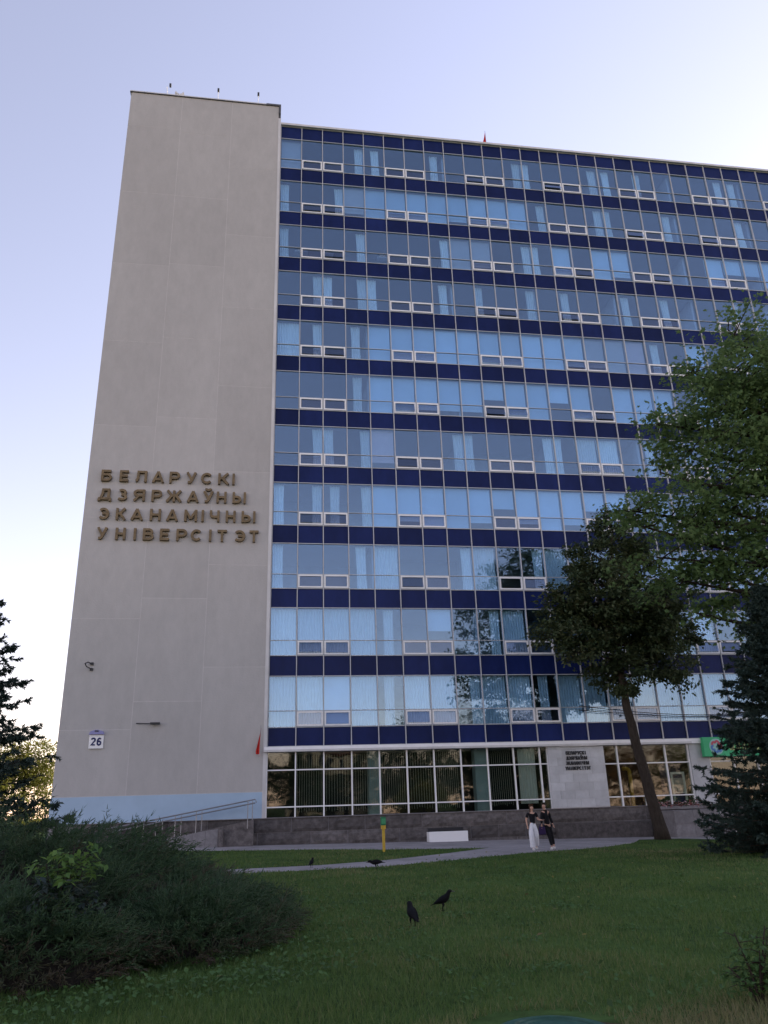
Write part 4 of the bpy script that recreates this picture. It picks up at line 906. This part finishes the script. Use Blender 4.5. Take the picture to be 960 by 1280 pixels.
# ------------------------------------------------------------------ crows
def crow(label, loc, rz_, pose=0, s=1.0):
    t = tag(empty('crow', (loc[0], loc[1], gz(loc[0]) + .012), R(rz_)), label, 'bird', 'crows on the lawn'); t.scale = (s, s, s)
    up = pose == 0
    if up: sp = [(-.22, .085, .012, .004), (-.15, .115, .030, .012), (-.09, .14, .042, .035), (-.03, .165, .062, .060), (.03, .19, .066, .068), (.075, .225, .054, .056), (.10, .265, .040, .040), (.115, .295, .036, .036), (.135, .315, .034, .033), (.155, .317, .026, .024), (.170, .313, .015, .015)]
    else: sp = [(-.25, .15, .012, .004), (-.17, .158, .032, .012), (-.10, .165, .045, .035), (-.04, .168, .062, .056), (.03, .165, .066, .062), (.08, .165, .055, .052), (.12, .175, .040, .038), (.15, .188, .036, .036), (.175, .188, .034, .033), (.197, .178, .025, .024), (.21, .170, .015, .015)]
    v = []; f = []; n = 10
    for i, (x, z, w, hh) in enumerate(sp):
        a = sp[min(i + 1, len(sp) - 1)]; c = sp[max(i - 1, 0)]; tx, tz = a[0] - c[0], a[1] - c[1]; l = math.hypot(tx, tz); nx, nz = -tz / l, tx / l
        for k in range(n):
            q = 2 * math.pi * k / n; v.append((x + nx * math.sin(q) * hh, math.cos(q) * w * 1.22, z + nz * math.sin(q) * hh))
    for i in range(len(sp) - 1):
        for k in range(n): f.append((i * n + k, i * n + (k + 1) % n, (i + 1) * n + (k + 1) % n, (i + 1) * n + k))
    f += [tuple(range(n - 1, -1, -1)), tuple(range((len(sp) - 1) * n, len(sp) * n))]
    b = MB(); b.add(v, f)
    for sg in (-1, 1):      # legs grow out of the same body mesh: feathered thigh, shank, toes
        b.tube([(.0, .032 * sg, .15), (.012, .034 * sg, .09), (-.006, .034 * sg, .045), (.0, .034 * sg, .006)], [.026, .015, .006, .006], 6)
        for a in (-28, 0, 28, 180): b.tube([(0, .034 * sg, .006), (.045 * math.cos(R(a)), .034 * sg + .045 * math.sin(R(a)), .002)], [.005, .003], 4)
    b.build('body', M['crow'], t, True)
    x, z = sp[-1][0], sp[-1][1]
    MB().tube([(x - .012, 0, z), (x + .025, 0, z - .004), (x + .062, 0, z - .014)], [.0145, .010, .002], 7).build('beak', M['beak'], t, True)
    for sg in (-1, 1):
        w = MB(); k = len(sp); pts = []
        for u, (i0, hw) in enumerate(((6 if not up else 5, .012), (4, .05), (3, .052), (2, .036), (1, .012))):
            x_, z_, ww, hh = sp[i0]; pts.append((x_, z_ + hh * .15, ww, hw))
        vv = []
        for (x_, z_, ww, hw) in pts: vv += [(x_, sg * (ww * .72), z_ + hw), (x_, sg * (ww + .008), z_), (x_, sg * (ww * .8 + .006), z_ - hw * .8)]
        ff = [(3 * i + c, 3 * i + c + 1, 3 * i + c + 4, 3 * i + c + 3) for i in range(4) for c in range(2)]
        o = w.add(vv, ff).build('wing', M['crow'], t, True); sm_ = o.modifiers.new('solid', 'SOLIDIFY'); sm_.thickness = .008
    eye = MB(); 
    for sg in (-1, 1): eye.tube([(sp[8][0] + .008, sg * .026, sp[8][1] + .006), (sp[8][0] + .008, sg * .034, sp[8][1] + .006)], .005, 6)
    eye.build('eyes', M['beak'], t)
    return t
crow('upright black crow nearest the viewer in the middle of the lawn', (1.97, -31.2), 100, 0, .95)
crow('black crow with raised head and long tail behind the nearest crow', (2.79, -29.5), -20, 0, .95)
crow('black crow stooping with lowered head at the edge of the path', (3.05, -19.4), 172, 1, 1.1)
crow('small dark crow standing on the far path', (1.28, -18.0), 60, 0, .80)

# ------------------------------------------------------------------ people
def skin(name, nodes, edges, m, parent, root, sub=2):
    me = bpy.data.meshes.new(name); ids = {k: i for i, k in enumerate(nodes)}
    me.from_pydata([nodes[k][0] for k in nodes], [(ids[a], ids[c]) for a, c in edges], []); me.update()
    o = link(bpy.data.objects.new(name, me), parent); me.materials.append(m)
    md = o.modifiers.new('skin', 'SKIN'); md.use_smooth_shade = True; md.branch_smoothing = .6
    if not me.skin_vertices: me.attributes
    sv = me.skin_vertices[0].data if me.skin_vertices else None
    if sv is None:
        bm = bmesh.new(); bm.from_mesh(me); bm.verts.layers.skin.verify(); bm.to_mesh(me); bm.free(); sv = me.skin_vertices[0].data
    for k, i in ids.items():
        r_ = nodes[k][1]; sv[i].radius = r_ if hasattr(r_, '__len__') else (r_, r_); sv[i].use_root = (k == root)
    s = o.modifiers.new('sub', 'SUBSURF'); s.levels = sub; s.render_levels = sub
    return o
def chain(*k): return [(a, c) for a, c in zip(k[:-1], k[1:])]
def hand(N, E_, side, wrist, d):
    """palm, four unequal curled fingers, thumb from the side of the palm"""
    w = Vector(wrist); d = Vector(d).normalized(); sd_ = d.cross(Vector((0, 0, 1))); sd_ = sd_.normalized() if sd_.length > .2 else Vector((0, -1, 0)); nrm = sd_.cross(d)
    N['palm' + side] = (tuple(w + d * .055), (.030, .016)); E_ += [('wrist' + side, 'palm' + side)]
    for i, (off, ln) in enumerate(((-.024, .066), (-.008, .075), (.009, .070), (.025, .055))):
        a = w + d * .085 + sd_ * off; c = a + d * ln * .5 + nrm * .004; e = c + d * ln * .38 + nrm * .022
        N[f'f{i}a{side}'] = (tuple(a), .0095); N[f'f{i}b{side}'] = (tuple(c), .0085); N[f'f{i}c{side}'] = (tuple(e), .0075); E_ += chain('palm' + side, f'f{i}a{side}', f'f{i}b{side}', f'f{i}c{side}')
    a = w + d * .035 - sd_ * .03; c = a + d * .03 - sd_ * .018; N['ta' + side] = (tuple(a), .011); N['tb' + side] = (tuple(c), .009); E_ += chain('palm' + side, 'ta' + side, 'tb' + side)
def body(t, J, sc=1):
    N = {}; E_ = []
    N['pelvis'] = (J['pelvis'], (.125, .095)); N['waist'] = (J['waist'], (.105, .085)); N['chest'] = (J['chest'], (.135, .10)); N['neck0'] = (J['neck'], (.055, .055))
    nk = Vector(J['neck']); hd = Vector(J['head']); N['neck1'] = (tuple(nk.lerp(hd, .32)), (.045, .048)); N['jaw'] = (tuple(nk.lerp(hd, .62) + Vector(J['face']) * .018), (.058, .066)); N['head'] = (tuple(hd), (.073, .088)); N['crown'] = (tuple(hd + Vector((0, 0, .075)) - Vector(J['face']) * .012), (.052, .062))
    E_ += chain('pelvis', 'waist', 'chest', 'neck0', 'neck1', 'jaw', 'head', 'crown')
    f_ = Vector(J['face']); sx = f_.cross(Vector((0, 0, 1)))
    N['nose'] = (tuple(hd + f_ * .094 - Vector((0, 0, .012))), .012); E_ += [('head', 'nose')]
    for s, sg in (('L', -1), ('R', 1)):
        N['sh' + s] = (J['sh' + s], (.055, .055)); N['el' + s] = (J['el' + s], .038); N['wrist' + s] = (J['wr' + s], .026); E_ += chain('chest', 'sh' + s, 'el' + s, 'wrist' + s)
        hand(N, E_, s, J['wr' + s], Vector(J['wr' + s]) - Vector(J['el' + s]))
        N['hip' + s] = (J['hip' + s], .085); N['kn' + s] = (J['kn' + s], .056); N['an' + s] = (J['an' + s], .036); N['toe' + s] = (J['toe' + s], (.038, .026)); E_ += chain('pelvis', 'hip' + s, 'kn' + s, 'an' + s, 'toe' + s)
        N['ear' + s] = (tuple(hd + sx * .074 * sg - f_ * .01), .014); E_ += [('head', 'ear' + s)]
    return skin('body', N, E_, M['skin'], t, 'pelvis')
WJ = dict(pelvis=(0, 0, .93), waist=(0, .0, 1.06), chest=(0, -.01, 1.24), neck=(0, 0, 1.40), head=(.01, -.03, 1.555), face=(.35, -.94, 0),
          shL=(-.165, 0, 1.36), elL=(-.235, .05, 1.11), wrL=(-.235, -.06, .90), shR=(.165, 0, 1.36), elR=(.23, .0, 1.12), wrR=(.33, -.16, 1.10),
          hipL=(-.085, 0, .87), knL=(-.10, -.14, .50), anL=(-.08, -.10, .085), toeL=(-.08, -.24, .03), hipR=(.085, 0, .87), knR=(.10, -.04, .50), anR=(.13, .26, .16), toeR=(.13, .17, .04))
wt = tag(empty('person', (10.5, -11.36, gz(10.5) + .012), R(-6)), 'person in a black top and wide white trousers walking with a raised forearm', 'person', 'two people on the pavement')
body(wt, WJ)
skin('black_top', {'c': (WJ['chest'], (.152, .118)), 'w': ((0, 0, 1.08), (.125, .105)), 'h': ((0, 0, .90), (.155, .127)), 'n': ((0, .0, 1.375), (.075, .065)), 'sl': (WJ['shL'], .068), 'el': ((-.215, .035, 1.18), .058), 'sr': (WJ['shR'], .068), 'er': ((.21, 0, 1.19), .058)},
     chain('h', 'w', 'c', 'n') + chain('c', 'sl', 'el') + chain('c', 'sr', 'er'), M['blackcloth'], wt, 'w')
skin('wide_trousers', {'w': ((0, 0, 1.07), (.12, .095)), 'p': ((0, 0, .91), (.155, .125)), 'hl': ((-.09, 0, .82), .115), 'kl': ((-.11, -.13, .5), .108), 'al': ((-.095, -.10, .15), .105), 'hl2': ((-.095, -.10, .07), .10), 'hr': ((.09, 0, .82), .115), 'kr': ((.11, -.02, .5), .108), 'ar': ((.135, .2, .2), .10), 'ar2': ((.135, .23, .13), .095)},
     chain('w', 'p', 'hl', 'kl', 'al', 'hl2') + chain('p', 'hr', 'kr', 'ar', 'ar2'), M['whitecloth'], wt, 'p')
skin('hair', {'a': ((.0, .0, 1.60), (.088, .088)), 'b': ((0, .015, 1.65), (.06, .065)), 'c': ((0, .06, 1.52), (.075, .045)), 'd': ((0, .06, 1.40), (.085, .035)), 'e': ((.0, .065, 1.28), (.06, .025))}, chain('b', 'a', 'c', 'd', 'e'), M['hair'], wt, 'a')
for s in ('L', 'R'):
    a, c = Vector(WJ['an' + s]), Vector(WJ['toe' + s]); skin('shoe', {'a': (tuple(a - Vector((0, -.02, .035))), .055), 'c': (tuple(c + (c - a) * .25), (.058, .045))}, [('a', 'c')], M['shoe'], wt, 'a')
MJ = dict(pelvis=(0, .0, .96), waist=(-.03, 0, 1.10), chest=(-.06, -.01, 1.29), neck=(-.07, 0, 1.46), head=(-.10, -.02, 1.62), face=(-.8, -.6, 0),
          shL=(-.21, -.06, 1.42), elL=(-.25, -.06, 1.15), wrL=(-.30, -.12, .92), shR=(.10, .08, 1.42), elR=(.20, .12, 1.15), wrR=(.24, .02, .92),
          hipL=(-.06, -.03, .90), knL=(-.02, -.14, .50), anL=(.06, -.10, .085), toeL=(-.02, -.23, .03), hipR=(.07, .04, .90), knR=(.13, -.02, .52), anR=(.24, .10, .12), toeR=(.20, .0, .035))
mt = tag(empty('person', (11.22, -11.05, gz(11.2) + .012), R(4)), 'person dressed all in black walking with the face turned to a companion', 'person', 'two people on the pavement')
body(mt, MJ)
skin('black_jacket', {'c': (MJ['chest'], (.18, .155)), 'w': (MJ['waist'], (.155, .125)), 'h': ((0, 0, .90), (.17, .14)), 'n': ((-.075, -.01, 1.475), (.11, .115)), 'sl': (MJ['shL'], .078), 'el': (MJ['elL'], .062), 'wl': (tuple(Vector(MJ['wrL']) + Vector((0, 0, .03))), .046), 'sr': (MJ['shR'], .078), 'er': (MJ['elR'], .062), 'wr': (tuple(Vector(MJ['wrR']) + Vector((0, 0, .03))), .046)},
     chain('h', 'w', 'c', 'n') + chain('c', 'sl', 'el', 'wl') + chain('c', 'sr', 'er', 'wr'), M['blackcloth'], mt, 'w')
skin('black_trousers', {'p': ((0, 0, .94), (.145, .12)), 'hl': ((-.07, -.03, .84), .105), 'kl': (MJ['knL'], .078), 'al': (tuple(Vector(MJ['anL']) + Vector((0, 0, .04))), .058), 'hr': ((.08, .04, .84), .105), 'kr': (MJ['knR'], .078), 'ar': (tuple(Vector(MJ['anR']) + Vector((0, 0, .04))), .058)},
     chain('p', 'hl', 'kl', 'al') + chain('p', 'hr', 'kr', 'ar'), M['blackcloth'], mt, 'p')
skin('hair', {'a': ((-.085, .005, 1.665), (.085, .09)), 'b': ((-.085, .01, 1.71), (.06, .06)), 'c': ((-.055, .04, 1.60), (.07, .05))}, chain('b', 'a', 'c'), M['darkhair'], mt, 'a')
for s in ('L', 'R'):
    a, c = Vector(MJ['an' + s]), Vector(MJ['toe' + s]); skin('shoe', {'a': (tuple(a - Vector((0, -.02, .035))), .06), 'c': (tuple(c + (c - a) * .25), (.06, .048))}, [('a', 'c')], M['shoe'], mt, 'a')
t = tag(empty('shoulder_bag', (10.92, -11.2, gz(10.9) + .56)), 'dark violet bag held between the two walking people', 'bag')
b = MB(); b.prism([(-.13, 0), (.13, .0), (.15, .05), (.12, .30), (-.12, .30), (-.15, .05)], -.05, .05); b.build('pouch', M['purple'], t, bevel=.02)
MB().tube([(-.1, 0, .29), (-.09, 0, .36), (0, 0, .40), (.06, 0, .36), (.1, 0, .29)], .011, 6).build('handle', M['purple'], t, True)
